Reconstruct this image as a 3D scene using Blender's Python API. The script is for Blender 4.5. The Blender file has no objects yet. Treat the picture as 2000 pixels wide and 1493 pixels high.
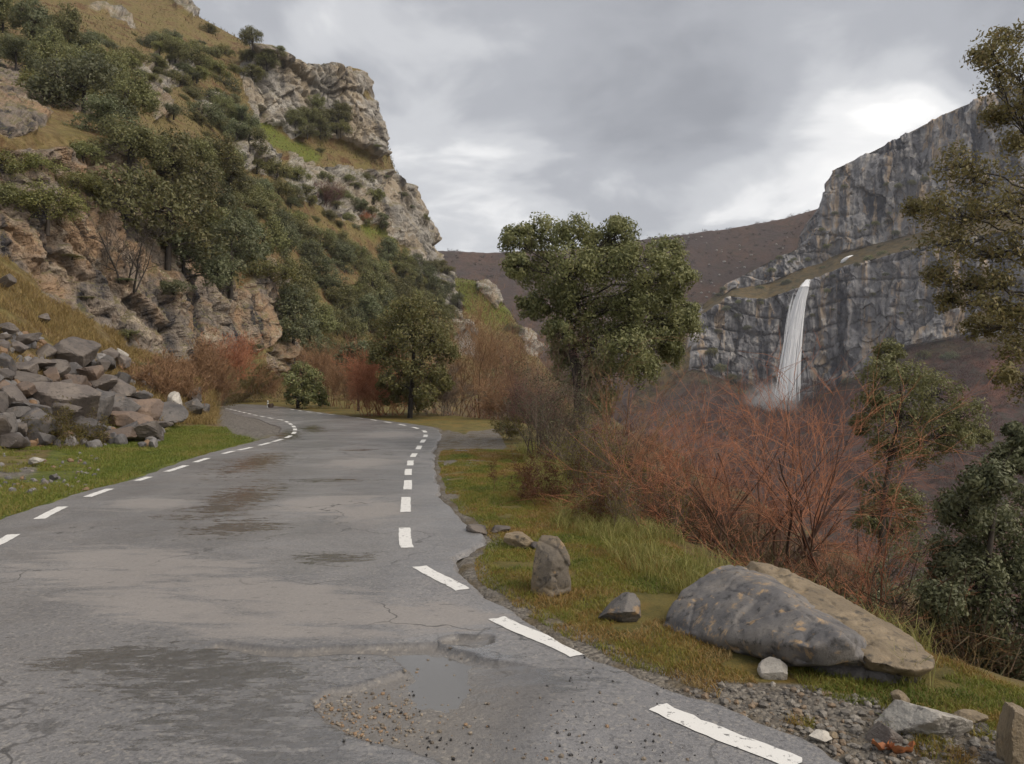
import bpy, math, random
import numpy as np
from mathutils import Vector, Matrix, Euler

# ------------------------------------------------------------------ camera, sky, sun, exposure
sc = bpy.context.scene
C = sc.collection
F, CX, CY, EYE = 1500.0, 1000.0, 746.5, 1.6        # focal length in photo pixels, principal point, eye height
cam_d = bpy.data.cameras.new('camera'); cam = bpy.data.objects.new('camera', cam_d); C.objects.link(cam)
cam.location = (0, 0, EYE); cam.rotation_euler = (math.radians(90), 0, 0)
cam_d.sensor_width = 36.0; cam_d.lens = 36.0 * F / 2000.0
cam_d.clip_start = 0.05; cam_d.clip_end = 6000
sc.camera = cam
sc.view_settings.view_transform = 'Standard'; sc.view_settings.look = 'None'
sc.view_settings.gamma = 1.0; sc.view_settings.exposure = 1.2; sc.view_settings.use_curve_mapping = False
sc.render.engine = 'CYCLES'
sc.cycles.use_denoising = True
sc.cycles.use_adaptive_sampling = True; sc.cycles.adaptive_threshold = 0.02
sc.cycles.max_bounces = 6; sc.cycles.diffuse_bounces = 3; sc.cycles.glossy_bounces = 3
sc.cycles.transmission_bounces = 4; sc.cycles.volume_bounces = 1; sc.cycles.transparent_max_bounces = 8
sc.cycles.caustics_reflective = False; sc.cycles.caustics_refractive = False

SUN_EL, SUN_AZ = math.radians(44), math.radians(120)    # azimuth measured from +Y (view direction) towards +X
sun_d = bpy.data.lights.new('sun', 'SUN'); sun = bpy.data.objects.new('sun', sun_d); C.objects.link(sun)
sun_d.energy = 1.5; sun_d.angle = math.radians(50); sun_d.color = (1.0, 0.90, 0.78)
sdir = Vector((math.sin(SUN_AZ) * math.cos(SUN_EL), math.cos(SUN_AZ) * math.cos(SUN_EL), math.sin(SUN_EL)))
sun.rotation_euler = sdir.to_track_quat('Z', 'Y').to_euler(); sun.location = (30, 10, 60)

class NT:
    """Tiny node-tree helper."""
    def __init__(s, nt): s.t = nt; s.n = nt.nodes; s.n.clear()
    def a(s, typ, _in=None, **kw):
        nd = s.n.new(typ)
        for k, v in kw.items(): setattr(nd, k, v)
        for k, v in (_in or {}).items():
            if isinstance(v, bpy.types.NodeSocket): s.t.links.new(v, nd.inputs[k])
            else:
                if isinstance(v, tuple) and len(v) == 3 and nd.inputs[k].type == 'RGBA': v = (*v, 1.0)
                nd.inputs[k].default_value = v
        return nd
    def m(s, op, x, y=0.0, z=None, clamp=False):
        nd = s.a('ShaderNodeMath', operation=op, use_clamp=clamp)
        for i, v in enumerate((x, y, z)):
            if v is None: continue
            if isinstance(v, bpy.types.NodeSocket): s.t.links.new(v, nd.inputs[i])
            else: nd.inputs[i].default_value = v
        return nd.outputs[0]
    def mix(s, f, c1, c2, blend='MIX'):
        nd = s.a('ShaderNodeMix', data_type='RGBA', blend_type=blend, clamp_factor=True)
        for i, v in ((0, f), (6, c1), (7, c2)):
            if isinstance(v, bpy.types.NodeSocket): s.t.links.new(v, nd.inputs[i])
            else: nd.inputs[i].default_value = v if i == 0 else (*v[:3], 1.0)
        return nd.outputs[2]
    def ramp(s, f, stops, interp='LINEAR'):
        nd = s.a('ShaderNodeValToRGB', {0: f}); r = nd.color_ramp; r.interpolation = interp
        while len(r.elements) > 1: r.elements.remove(r.elements[-1])
        for i, (p, c) in enumerate(stops):
            e = r.elements[0] if i == 0 else r.elements.new(p)
            e.position = p; e.color = (c, c, c, 1) if not isinstance(c, (tuple, list)) else (*c[:3], 1)
        return nd.outputs[0]
    def smooth(s, f, lo, hi):
        nd = s.a('ShaderNodeMapRange', {0: f, 1: lo, 2: hi, 3: 0.0, 4: 1.0}, interpolation_type='SMOOTHSTEP'); return nd.outputs[0]
    def noise(s, vec, scale, detail=6.0, rough=0.55, dist=0.0):
        return s.a('ShaderNodeTexNoise', {'Vector': vec, 'Scale': scale, 'Detail': detail, 'Roughness': rough, 'Distortion': dist}).outputs[0]
    def scalev(s, vec, sx, sy, sz, off=(0, 0, 0)):
        return s.a('ShaderNodeMapping', {'Vector': vec, 'Scale': (sx, sy, sz), 'Location': off}).outputs[0]

world = bpy.data.worlds.new('World'); sc.world = world; world.use_nodes = True
w = NT(world.node_tree)
gen = w.a('ShaderNodeTexCoord').outputs['Generated']
sep = w.a('ShaderNodeSeparateXYZ', {0: gen})
up = w.m('MAXIMUM', sep.outputs[2], 0.0)
den = w.m('ADD', up, 0.22)
px_ = w.m('DIVIDE', sep.outputs[0], den); py_ = w.m('DIVIDE', sep.outputs[1], den)
pl = w.a('ShaderNodeCombineXYZ', {0: px_, 1: py_, 2: 0.0}).outputs[0]
n1 = w.noise(w.scalev(pl, 1.0, 1.0, 1.0, (3.1, 1.35, 0.0)), 0.95, 5.0, 0.5, 0.25)
n2 = w.noise(w.scalev(pl, 1.0, 1.0, 1.0, (7.7, 2.1, 4.0)), 2.6, 6.0, 0.55, 0.4)
def lobe(px, py, power):       # thin places in the cloud deck, as directions on the sky
    d = Vector(((px - CX) / F, 1.0, -(py - CY) / F)).normalized()
    dp = w.a('ShaderNodeVectorMath', {0: gen, 1: d}, operation='DOT_PRODUCT').outputs['Value']
    return w.m('POWER', w.m('MAXIMUM', dp, 0.0), power)
thin = w.m('MULTIPLY', lobe(1655, 285, 240.0), 0.31)
thin = w.m('ADD', thin, w.m('MULTIPLY', lobe(1800, 225, 600.0), 0.14))
thin = w.m('ADD', thin, w.m('MULTIPLY', lobe(900, 400, 70.0), 0.20))
thin = w.m('ADD', thin, w.m('MULTIPLY', lobe(615, 62, 1500.0), 0.16))
thin = w.m('ADD', thin, w.m('MULTIPLY', lobe(470, 60, 60.0), 0.05))
thin = w.m('SUBTRACT', thin, w.m('MULTIPLY', lobe(1350, 90, 45.0), 0.22))
hor = w.m('MULTIPLY', w.smooth(up, 0.40, 0.10), 0.17)
dens = w.m('ADD', w.m('ADD', w.m('MULTIPLY', w.m('SUBTRACT', n1, 0.5), 0.95), w.m('MULTIPLY', w.m('SUBTRACT', n2, 0.5), 0.85)), w.m('ADD', thin, hor))
cloud = w.ramp(w.m('ADD', dens, 0.36, clamp=True), [(0.05, (0.265, 0.272, 0.292)), (0.34, (0.372, 0.38, 0.402)), (0.5, (0.52, 0.525, 0.54)), (0.66, (0.76, 0.755, 0.75)), (0.85, (1.05, 1.03, 0.99))], 'EASE')
sky = w.a('ShaderNodeTexSky', sky_type='NISHITA', sun_disc=False, sun_elevation=SUN_EL, sun_rotation=SUN_AZ)
skyc = w.mix(1.0, sky.outputs[0], (0.10, 0.10, 0.10), 'MULTIPLY')
allsky = w.mix(0.93, skyc, cloud)
bg = w.a('ShaderNodeBackground', {'Color': allsky, 'Strength': 0.56})
w.t.links.new(bg.outputs[0], w.a('ShaderNodeOutputWorld').inputs[0])

# ------------------------------------------------------------------ numpy noise
def _h(ix, iy, iz, seed):
    with np.errstate(over='ignore'):
        h = (ix.astype(np.int64) * 374761393 + iy.astype(np.int64) * 668265263 + iz.astype(np.int64) * 2147483647 + seed * 1274126177).astype(np.uint32)
        h ^= h >> np.uint32(13); h = h * np.uint32(1274126177); h ^= h >> np.uint32(16)
        h = h * np.uint32(2246822519); h ^= h >> np.uint32(15)
    return h.astype(np.float64) / 4294967296.0
def vnoise(P, seed=0):
    I = np.floor(P).astype(np.int64); f = P - I; f = f * f * (3 - 2 * f)
    out = 0
    for dx in (0, 1):
        wx = f[:, 0] if dx else 1 - f[:, 0]
        for dy in (0, 1):
            wy = f[:, 1] if dy else 1 - f[:, 1]
            for dz in (0, 1):
                wz = f[:, 2] if dz else 1 - f[:, 2]
                out = out + wx * wy * wz * _h(I[:, 0] + dx, I[:, 1] + dy, I[:, 2] + dz, seed)
    return out * 2 - 1
def fbm(P, octv=4, seed=0, gain=0.5, lac=2.03):
    a, s, t = 1.0, 0.0, 0.0
    for i in range(octv):
        s = s + a * vnoise(P, seed + i * 17); t += a; a *= gain; P = P * lac + 13.7
    return s / t
def worley(P, seed=0):
    I = np.floor(P).astype(np.int64); n = len(P)
    f1 = np.full(n, 9.0); f2 = np.full(n, 9.0); cid = np.zeros(n); tilt = np.zeros(n)
    for dx in (-1, 0, 1):
        for dy in (-1, 0, 1):
            for dz in (-1, 0, 1):
                a, b, c = I[:, 0] + dx, I[:, 1] + dy, I[:, 2] + dz
                q = np.stack([a + _h(a, b, c, seed), b + _h(a, b, c, seed + 1), c + _h(a, b, c, seed + 2)], 1)
                d = np.sqrt(((P - q) ** 2).sum(1)); r = _h(a, b, c, seed + 3)
                m = d < f1
                o = P - q; tl = o[:, 0] * (_h(a, b, c, seed + 4) - .5) + o[:, 1] * (_h(a, b, c, seed + 5) - .5) + o[:, 2] * (_h(a, b, c, seed + 6) - .5)
                tilt = np.where(m, tl, tilt)
                f2 = np.where(m, f1, np.minimum(f2, d)); cid = np.where(m, r, cid); f1 = np.where(m, d, f1)
    return f1, f2, cid, tilt
def sstep(x, a, b):
    t = np.clip((x - a) / (b - a), 0, 1); return t * t * (3 - 2 * t)

# ------------------------------------------------------------------ object helpers
def unproj(px, py, D): return Vector(((px - CX) / F * D, D, EYE - (py - CY) / F * D))
def ground(px, py, z=0.0):
    D = (EYE - z) * F / (py - CY); return Vector(((px - CX) / F * D, D, z))
def mesh_np(name, V, Fq, smooth=True):
    """V (n,3); Fq (m,3) or (m,4) int array."""
    V = np.asarray(V, np.float32); Fq = np.asarray(Fq, np.int32); k = Fq.shape[1]
    me = bpy.data.meshes.new(name)
    me.vertices.add(len(V)); me.vertices.foreach_set('co', V.ravel())
    me.loops.add(Fq.size); me.loops.foreach_set('vertex_index', Fq.ravel())
    me.polygons.add(len(Fq)); me.polygons.foreach_set('loop_start', np.arange(0, Fq.size, k, dtype=np.int32))
    me.polygons.foreach_set('use_smooth', np.full(len(Fq), smooth) if isinstance(smooth, bool) else smooth)
    me.update(calc_edges=True); return me
def attr(me, name, vals):
    a = me.attributes.new(name, 'FLOAT', 'POINT'); a.data.foreach_set('value', np.asarray(vals, np.float32))
def link(name, me, mat=None, parent=None, label=None, cat=None, group=None, kind=None, loc=None):
    o = bpy.data.objects.new(name, me); C.objects.link(o)
    if mat is not None and me is not None and not len(me.materials): me.materials.append(mat)
    if parent is not None: o.parent = parent
    if loc is not None: o.location = loc
    for k, v in (('label', label), ('category', cat), ('group', group), ('kind', kind)):
        if v: o[k] = v
    return o
def copy_tree(o, loc, rotz=0.0, scale=(1, 1, 1), label=None, group=None):
    r = o.copy(); C.objects.link(r); r.location = loc; r.rotation_euler = (0, 0, rotz); r.scale = scale
    if label: r['label'] = label
    if group: r['group'] = group
    for ch in list(o.children):
        c = ch.copy(); C.objects.link(c); c.parent = r
        for g in ch.children:
            d = g.copy(); C.objects.link(d); d.parent = c
    return r
def grid_faces(nu, nv):
    i = np.arange(nu * nv).reshape(nu, nv)
    return np.stack([i[:-1, :-1], i[1:, :-1], i[1:, 1:], i[:-1, 1:]], -1).reshape(-1, 4)
def blur(G, n):
    for _ in range(n):
        H = G.copy(); H[1:-1] = (G[:-2] + 2 * G[1:-1] + G[2:]) / 4; G = H
        H = G.copy(); H[:, 1:-1] = (G[:, :-2] + 2 * G[:, 1:-1] + G[:, 2:]) / 4; G = H
    return G
def loft(cols, ucounts, vcounts, nblur=3):
    """cols: list of columns, each a list of world points with the same length."""
    A = np.array([[tuple(p) for p in c] for c in cols], float)
    us = np.concatenate([np.linspace(k, k + 1, n, endpoint=False) for k, n in enumerate(ucounts)] + [[len(cols) - 1]])
    vs = np.concatenate([np.linspace(k, k + 1, n, endpoint=False) for k, n in enumerate(vcounts)] + [[A.shape[1] - 1]])
    iu = np.minimum(us.astype(int), A.shape[0] - 2); fu = (us - iu)[:, None, None]
    B = A[iu] * (1 - fu) + A[iu + 1] * fu
    iv = np.minimum(vs.astype(int), A.shape[1] - 2); fv = (vs - iv)[None, :, None]
    G = B[:, iv] * (1 - fv) + B[:, iv + 1] * fv
    return blur(G, nblur)
def grid_normals(G):
    du = np.gradient(G, axis=0); dv = np.gradient(G, axis=1)
    n = np.cross(du, dv); n /= np.linalg.norm(n, axis=2, keepdims=True) + 1e-9
    return n
def proj_np(V):
    D = np.maximum(V[:, 1], 0.1); return CX + V[:, 0] / D * F, CY - (V[:, 2] - EYE) / D * F
def in_poly(x, y, poly):
    r = np.zeros(len(x), bool); n = len(poly)
    for i in range(n):
        x1, y1 = poly[i]; x2, y2 = poly[(i + 1) % n]
        if y1 == y2: continue
        c = ((y1 > y) != (y2 > y)) & (x < (x2 - x1) * (y - y1) / (y2 - y1) + x1)
        r ^= c
    return r
def seg_dist(P, poly):
    """distance of 2-D points to a polyline, with the side (positive = right of its direction)."""
    best = np.full(len(P), 1e9); side = np.zeros(len(P))
    for a, b in zip(poly[:-1], poly[1:]):
        a = np.array(a, float); b = np.array(b, float); d = b - a
        t = np.clip(((P - a) @ d) / (d @ d), 0, 1); q = a + t[:, None] * d
        r = P - q; dist = np.hypot(r[:, 0], r[:, 1]); s = d[1] * (P[:, 0] - a[0]) - d[0] * (P[:, 1] - a[1])
        m = dist < best; best = np.where(m, dist, best); side = np.where(m, s, side)
    return best * np.sign(side)

# ------------------------------------------------------------------ materials
def new_mat(name):
    m = bpy.data.materials.new(name); m.use_nodes = True; return m, NT(m.node_tree)
def finish(t, color, rough, bump=None, bstr=0.5, bdist=0.05, spec=0.4, normal=None, extra=None):
    ins = {'Base Color': color, 'Roughness': rough, 'Specular IOR Level': spec}
    if bump is not None:
        ins['Normal'] = t.a('ShaderNodeBump', {'Height': bump, 'Strength': bstr, 'Distance': bdist}).outputs[0]
    b = t.a('ShaderNodeBsdfPrincipled', ins)
    t.t.links.new(b.outputs[0], t.a('ShaderNodeOutputMaterial').inputs[0]); return b
def pos(t): return t.a('ShaderNodeNewGeometry').outputs['Position']
def at(t, name): return t.a('ShaderNodeAttribute', attribute_name=name).outputs['Fac']
def rock_color(t, p, s, grey, pale, ochre, dark, streak=1.0):
    """s: metres of the large patches."""
    big = t.noise(p, 1.0 / s, 3.0, 0.6, 0.4)
    mid = t.noise(p, 4.0 / s, 5.0, 0.68, 0.3)
    st = t.noise(t.scalev(p, 1, 1, 0.12), 3.2 / s, 4.0, 0.6, 0.25)
    c = t.mix(t.smooth(big, 0.42, 0.62), grey, ochre)
    c = t.mix(t.smooth(mid, 0.50, 0.68), c, pale)
    c = t.mix(t.m('MULTIPLY', t.smooth(st, 0.50, 0.66), streak), c, dark)
    sp = t.noise(p, 16.0 / s, 3.0, 0.7)
    return t.mix(t.m('MULTIPLY', t.smooth(sp, 0.56, 0.70), 0.6), c, dark), mid, sp
# ------------------------------------------------------------------ left mountain (one lofted, displaced sheet)
U = unproj
def W(x, y, z): return Vector((x, y, z))
L_EDGE = [(-0.6, -2.9), (-3.3, .4), (-4.3, 2.5), (-4.9, 4.6), (-5.3, 6.2), (-5.95, 8.9), (-6.2, 10.7), (-6.25, 12.4), (-6.65, 15), (-6.85, 18), (-6.95, 21.5), (-7.3, 24), (-8.2, 27), (-9.6, 30), (-11.2, 33.5), (-12.7, 36), (-15.2, 40.7), (-18.4, 46), (-21.5, 49.5), (-27, 52.5), (-36, 54)]
R_EDGE = [(3.9, 0), (1.42, 3.3), (.56, 4.33), (.04, 5.29), (-.38, 6.25), (-.46, 7.0), (-.30, 7.75), (-.45, 8.5), (-.72, 9.5), (-1.05, 11.2), (-1.4, 13.8), (-1.73, 17.3), (-2.0, 21), (-2.26, 24.2), (-2.8, 27), (-3.9, 29.3), (-6.2, 33.3), (-9.3, 38.7), (-12.4, 44.4), (-15.2, 50), (-19, 55), (-27, 59), (-36, 60)]
def hcol(r0, *pts):
    r0 = W(r0[0], r0[1], -0.03 if len(r0) == 2 else r0[2])
    p = [U(*q) for q in pts]
    back = p[-1]
    return [W(r0.x + 0.9, r0.y - 0.2, r0.z - 0.5), r0] + p + [W(back.x - 6, back.y + 25, back.z + (2 if back.z > 60 else -8)), W(back.x - 10, back.y + 90, back.z - 30)]
def rcol(*pts):
    p = [U(*q) for q in pts]; back = p[-1]
    return [W(p[0].x, p[0].y - 25, -30)] + p + [W(back.x, back.y + 25, back.z - 14), W(back.x, back.y + 90, back.z - 60)]
HC = [
 hcol((-4.3, 2.0), (-500,900,13), (-500,560,22), (-500,200,26), (-500,50,45), (-500,-100,65), (-500,-300,80), (-500,-450,110)),
 hcol((-5.3, 6.2), (-150,890,15), (-150,520,28), (-150,215,32), (-150,110,50), (-150,0,75), (-150,-120,100), (-150,-220,140)),
 hcol((-5.85, 8.9), (0,880,17), (0,490,33), (0,245,36.5), (0,150,55), (0,70,80), (0,-20,110), (0,-120,150)),
 hcol((-6.15, 10.7), (130,865,20), (150,590,36), (135,265,41), (135,180,60), (135,95,88), (150,20,122), (150,-60,165)),
 hcol((-6.0, 13.4), (300,850,23.5), (255,675,38), (245,270,46), (260,220,68), (270,150,98), (290,60,135), (300,-20,175)),
 hcol((-6.3, 17.5), (360,832,27.5), (320,705,40), (310,345,51), (330,265,75), (330,165,104), (345,75,138), (350,-12,175)),
 hcol((-6.5, 22.5), (405,806,38.5), (390,720,46), (380,420,57), (390,280,83), (385,190,112), (395,95,142), (388,28,175)),
 hcol((-8.6, 29.8), (425,797,47), (450,712,53), (440,505,61), (440,330,90), (455,225,125), (470,130,142), (450,62,170)),
 hcol((-14.2, 40.7), (440,790,54), (520,712,60), (520,560,66), (500,380,95), (520,250,138), (515,108,144), (520,100,162)),
 hcol((-27, 52.5), (470,787,60), (570,722,70), (570,610,76), (560,420,105), (590,278,146), (590,142,152), (590,128,166)),
 hcol((-24, 57, -.05), (520,785,62), (620,745,78), (620,640,84), (620,450,115), (655,292,153), (648,135,159), (640,130,170)),
 rcol((640,792,60), (660,782,68), (690,762,85), (690,660,93), (690,500,122), (718,312,158), (702,150,164), (695,135,176)),
 rcol((720,790,62), (725,780,72), (735,758,90), (735,662,98), (735,520,128), (745,330,163), (744,262,168), (740,245,182)),
 rcol((770,787,68), (775,777,80), (785,753,98), (785,664,108), (785,560,134), (788,455,166), (785,365,172), (780,350,186)),
 rcol((850,781,85), (850,770,96), (850,745,110), (850,684,120), (848,622,138), (845,560,160), (846,490,178), (846,480,190)),
 rcol((890,779,92), (890,767,106), (890,743,120), (890,690,130), (888,640,143), (884,580,156), (882,550,166), (880,540,178)),
 rcol((940,777,98), (940,766,114), (940,744,126), (940,700,136), (940,650,145), (940,598,154), (942,558,160), (942,550,172)),
 rcol((1000,776,104), (1000,766,118), (1000,748,130), (1000,722,138), (1000,692,145), (1000,655,151), (998,618,156), (998,610,168)),
 rcol((1040,776,108), (1040,768,120), (1040,756,130), (1040,742,136), (1042,730,141), (1042,715,145), (1042,695,149), (1042,688,160)),
 rcol((1120,790,108), (1120,788,120), (1120,786,130), (1120,784,136), (1120,782,141), (1120,780,145), (1120,778,149), (1120,776,160)),
]
UC = [18, 34, 44, 52, 36, 36, 40, 40, 36, 34, 34, 30, 28, 36, 24, 26, 28, 20, 18]
VC = [6, 60, 70, 110, 56, 66, 70, 20, 10, 6]
G = loft(HC, UC, VC, 4)
N = grid_normals(G)
if N[60, 200, 1] > 0: N = -N
nu, nv = G.shape[:2]
V = G.reshape(-1, 3).copy(); Nn = N.reshape(-1, 3)
hx, hy = proj_np(V)
wq = np.stack([hx / 26, hy / 26, V[:, 1] * 0 + 3], 1)
wx_ = hx + 16 * fbm(wq, 3, 5); wy_ = hy + 16 * fbm(wq, 3, 9)
ROCK_POLYS = [
 [(-500,60),(0,112),(35,130),(99,216),(85,250),(36,270),(0,255),(-500,260)],
 [(-500,290),(0,300),(60,290),(130,290),(180,290),(225,258),(247,272),(250,330),(280,400),(330,470),(400,520),(470,560),(530,505),(560,560),(565,620),(530,660),(450,706),(380,716),(315,700),(245,668),(140,600),(63,545),(0,490),(-500,450)],
 [(470,135),(500,105),(535,106),(560,130),(600,122),(660,122),(705,145),(715,180),(740,215),(753,260),(750,308),(720,308),(690,292),(650,272),(620,262),(590,272),(540,247),(500,242),(480,200)],
 [(212,118),(240,106),(262,125),(300,110),(340,128),(380,155),(340,168),(322,182),(327,228),(285,238),(281,165),(250,142),(220,138)],
 [(378,190),(410,178),(432,205),(442,240),(442,262),(410,242),(385,232)],
 [(492,285),(532,288),(542,355),(500,348)], [(560,305),(612,308),(618,388),(568,372)], [(630,320),(660,330),(655,400),(625,390)],
 [(560,300),(640,322),(740,335),(762,352),(748,440),(690,432),(610,396),(560,376)], [(440,262),(500,262),(520,330),(470,340),(440,300)], [(90,120),(150,150),(180,230),(120,215)],
 [(665,355),(700,365),(738,410),(722,432),(690,412)],
 [(748,345),(792,366),(830,410),(850,488),(832,498),(790,482),(758,462),(733,432),(738,370)],
 [(795,482),(852,500),(882,560),(905,612),(872,604),(850,562),(805,515)],
 [(922,552),(950,546),(978,585),(967,598),(938,582)], [(1018,612),(1044,640),(1044,700),(1016,690)], [(862,585),(900,606),(925,652),(890,648)],
 [(514,690),(560,660),(595,698),(580,715),(595,748),(545,744),(512,722)],
 [(290,-60),(345,-30),(370,-40),(388,28),(350,20)], [(130,5),(260,25),(270,60),(220,40)],
]
rock = np.zeros(len(V))
for p in ROCK_POLYS: rock = np.maximum(rock, in_poly(wx_, wy_, p))
rock = blur(rock.reshape(nu, nv), 2).ravel()
GREEN = [[(470,232),(530,245),(625,300),(612,312),(540,292)], [(878,540),(928,545),(1005,605),(965,645),(900,605)], [(690,420),(760,455),(780,480),(730,470)], [(-50,960),(120,880),(300,850),(420,830),(520,850),(520,880),(300,960),(-50,1100)]]
green = np.zeros(len(V))
for p in GREEN: green = np.maximum(green, in_poly(wx_, wy_, p))
green = blur(green.reshape(nu, nv), 6).ravel()
GRAVEL = [[(440,788),(480,794),(580,828),(588,850),(510,862),(455,848),(425,820)], [(-80,915),(40,905),(80,915),(50,930),(-80,950)], [(870,590),(925,640),(945,700),(905,690)]]
grav = np.zeros(len(V))
for p in GRAVEL: grav = np.maximum(grav, in_poly(wx_, wy_, p))
grav = blur(grav.reshape(nu, nv), 8).ravel()
# displacement: blocky joints on rock, soft lumps elsewhere; scale follows the size of the beds at that place
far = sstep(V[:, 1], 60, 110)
S = 1.5 + 2.8 * far
Q = V / S[:, None]; Q = Q + 0.35 * np.stack([fbm(Q * 0.8, 3, 21), fbm(Q * 0.8, 3, 22), fbm(Q * 0.8, 3, 23)], 1)
f1, f2, cid, tl1 = worley(Q * np.array([0.42, 0.42, 0.24]), 31)
g1, g2, cid2, tl2 = worley(Q * np.array([1.15, 1.15, 0.8]), 41)
flute = 1 - np.abs(fbm(Q * np.array([1.1, 1.1, 0.16]), 4, 53))
d_rock = S * (0.55 * (cid - 0.5) + (0.7 + 0.4 * far) * tl1 + 0.24 * (cid2 - 0.5) + 0.55 * tl2 - 0.35 * np.exp(-(f2 - f1) * 30) - 0.12 * np.exp(-(g2 - g1) * 24)
              + 0.6 * fbm(Q * 0.45, 4, 51) + 0.5 * (flute - 0.8) + 0.12 * fbm(Q * 4, 3, 57))
bed = np.abs(((V[:, 2] / 3.1 + 0.5 * fbm(V / 9.0, 3, 61)) % 1.0) - 0.5) * 2
d_rock = d_rock - far * 1.0 * np.exp(-bed * 9) * (0.4 + fbm(V / 12.0, 2, 63))
near0 = sstep(np.abs(hy - 900), 160, 60) * sstep(V[:, 1], 28, 18)
lump = sstep(V[:, 2], 0.1, 2.5) * 0.10 * np.minimum(V[:, 1], 60) / 10 * fbm(V / np.maximum(V[:, 1:2] * 0.05, .7), 4, 71)
edge0 = sstep(np.repeat(np.arange(nv)[None], nu, 0).ravel().astype(float), 6, 24)
d = rock * (d_rock + 0.25 * S) + (1 - rock) * lump * (1 - 0.8 * near0) * edge0
dirv = Nn.copy(); dirv[:, 2] *= 0.35
d = blur(d.reshape(nu, nv), 1).ravel()
fine_r = S * (0.16 * (1 - 2 * np.abs(fbm(Q * np.array([3.2, 3.2, 1.6]), 3, 58))) + 0.10 * fbm(Q * 7, 2, 59) - 0.16 * np.exp(-(g2 - g1) * 30))
d = d + rock * fine_r
V = V + dirv * d[:, None]
gf = grid_faces(nu, nv)
me = mesh_np('mountainside', V, gf, rock[gf[:, 0]] < 0.3)
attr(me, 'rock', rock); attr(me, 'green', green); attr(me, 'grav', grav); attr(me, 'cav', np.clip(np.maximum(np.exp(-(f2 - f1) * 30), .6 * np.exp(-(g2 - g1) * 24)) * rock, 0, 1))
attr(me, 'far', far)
def soil_nodes(t, p):
    a = t.noise(p, 0.35, 6.0, 0.65, 0.5); b = t.noise(p, 2.2, 6.0, 0.7); c3 = t.noise(p, 14.0, 4.0, 0.7)
    dry = t.mix(t.smooth(b, 0.38, 0.62), (0.135, 0.092, 0.040), (0.225, 0.165, 0.075))
    dry = t.mix(t.smooth(a, 0.52, 0.66), dry, (0.115, 0.060, 0.026))
    dry = t.mix(t.m('MULTIPLY', t.smooth(c3, 0.52, 0.66), 0.55), dry, (0.07, 0.052, 0.022))
    return dry, a, b, c3
mt, t = new_mat('mountainside')
p = pos(t)
dry, a, b, c3 = soil_nodes(t, p)
grn = t.mix(t.smooth(b, 0.36, 0.66), (0.085, 0.105, 0.018), (0.155, 0.165, 0.03))
grn = t.mix(t.m('MULTIPLY', t.smooth(a, 0.55, 0.72), 0.7), grn, (0.20, 0.14, 0.05))
gcol = t.mix(t.m('ADD', at(t, 'green'), t.m('MULTIPLY', t.smooth(a, 0.56, 0.40), 0.30), clamp=True), dry, grn)
peb = t.a('ShaderNodeTexVoronoi', {'Vector': p, 'Scale': 26.0}).outputs['Color']
pebv = t.a('ShaderNodeSeparateColor', {0: peb}).outputs[0]
gvc = t.mix(pebv, (0.10, 0.09, 0.08), (0.25, 0.225, 0.195))
gcol = t.mix(at(t, 'grav'), gcol, gvc)
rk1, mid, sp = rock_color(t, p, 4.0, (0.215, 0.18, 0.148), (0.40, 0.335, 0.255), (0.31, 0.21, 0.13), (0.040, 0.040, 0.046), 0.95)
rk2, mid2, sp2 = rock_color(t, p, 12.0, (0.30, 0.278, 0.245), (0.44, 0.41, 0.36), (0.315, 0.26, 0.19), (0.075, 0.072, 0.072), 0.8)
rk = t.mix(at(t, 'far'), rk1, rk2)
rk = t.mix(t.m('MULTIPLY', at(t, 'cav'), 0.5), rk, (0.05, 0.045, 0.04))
nz = t.a('ShaderNodeSeparateXYZ', {0: t.a('ShaderNodeNewGeometry').outputs['Normal']}).outputs[2]
moss = t.m('MULTIPLY', t.smooth(nz, 0.55, 0.8), t.smooth(mid, 0.42, 0.55))
rk = t.mix(t.m('MULTIPLY', moss, 0.7), rk, (0.13, 0.115, 0.045))
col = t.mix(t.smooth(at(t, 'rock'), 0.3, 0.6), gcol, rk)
bh = t.m('ADD', t.m('MULTIPLY', mid, 0.9), t.m('MULTIPLY', sp, 0.5))
bh = t.m('ADD', bh, t.m('MULTIPLY', c3, 0.15))
finish(t, col, 0.88, bh, 0.9, 0.5, 0.25)
me.materials.append(mt)
hill = link('mountainside', me, kind='structure')
hpx, hpy = proj_np(V); hillV = V
def hit_hill(px, py, tol=5.0, far_ok=True):
    """nearest point of the mountainside along a pixel's direction"""
    m = (np.abs(hpx - px) < tol) & (np.abs(hpy - py) < tol)
    if not m.any(): return None
    i = np.nonzero(m)[0]; j = i[np.argmin(hillV[i, 1])]
    return Vector(hillV[j])

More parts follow.
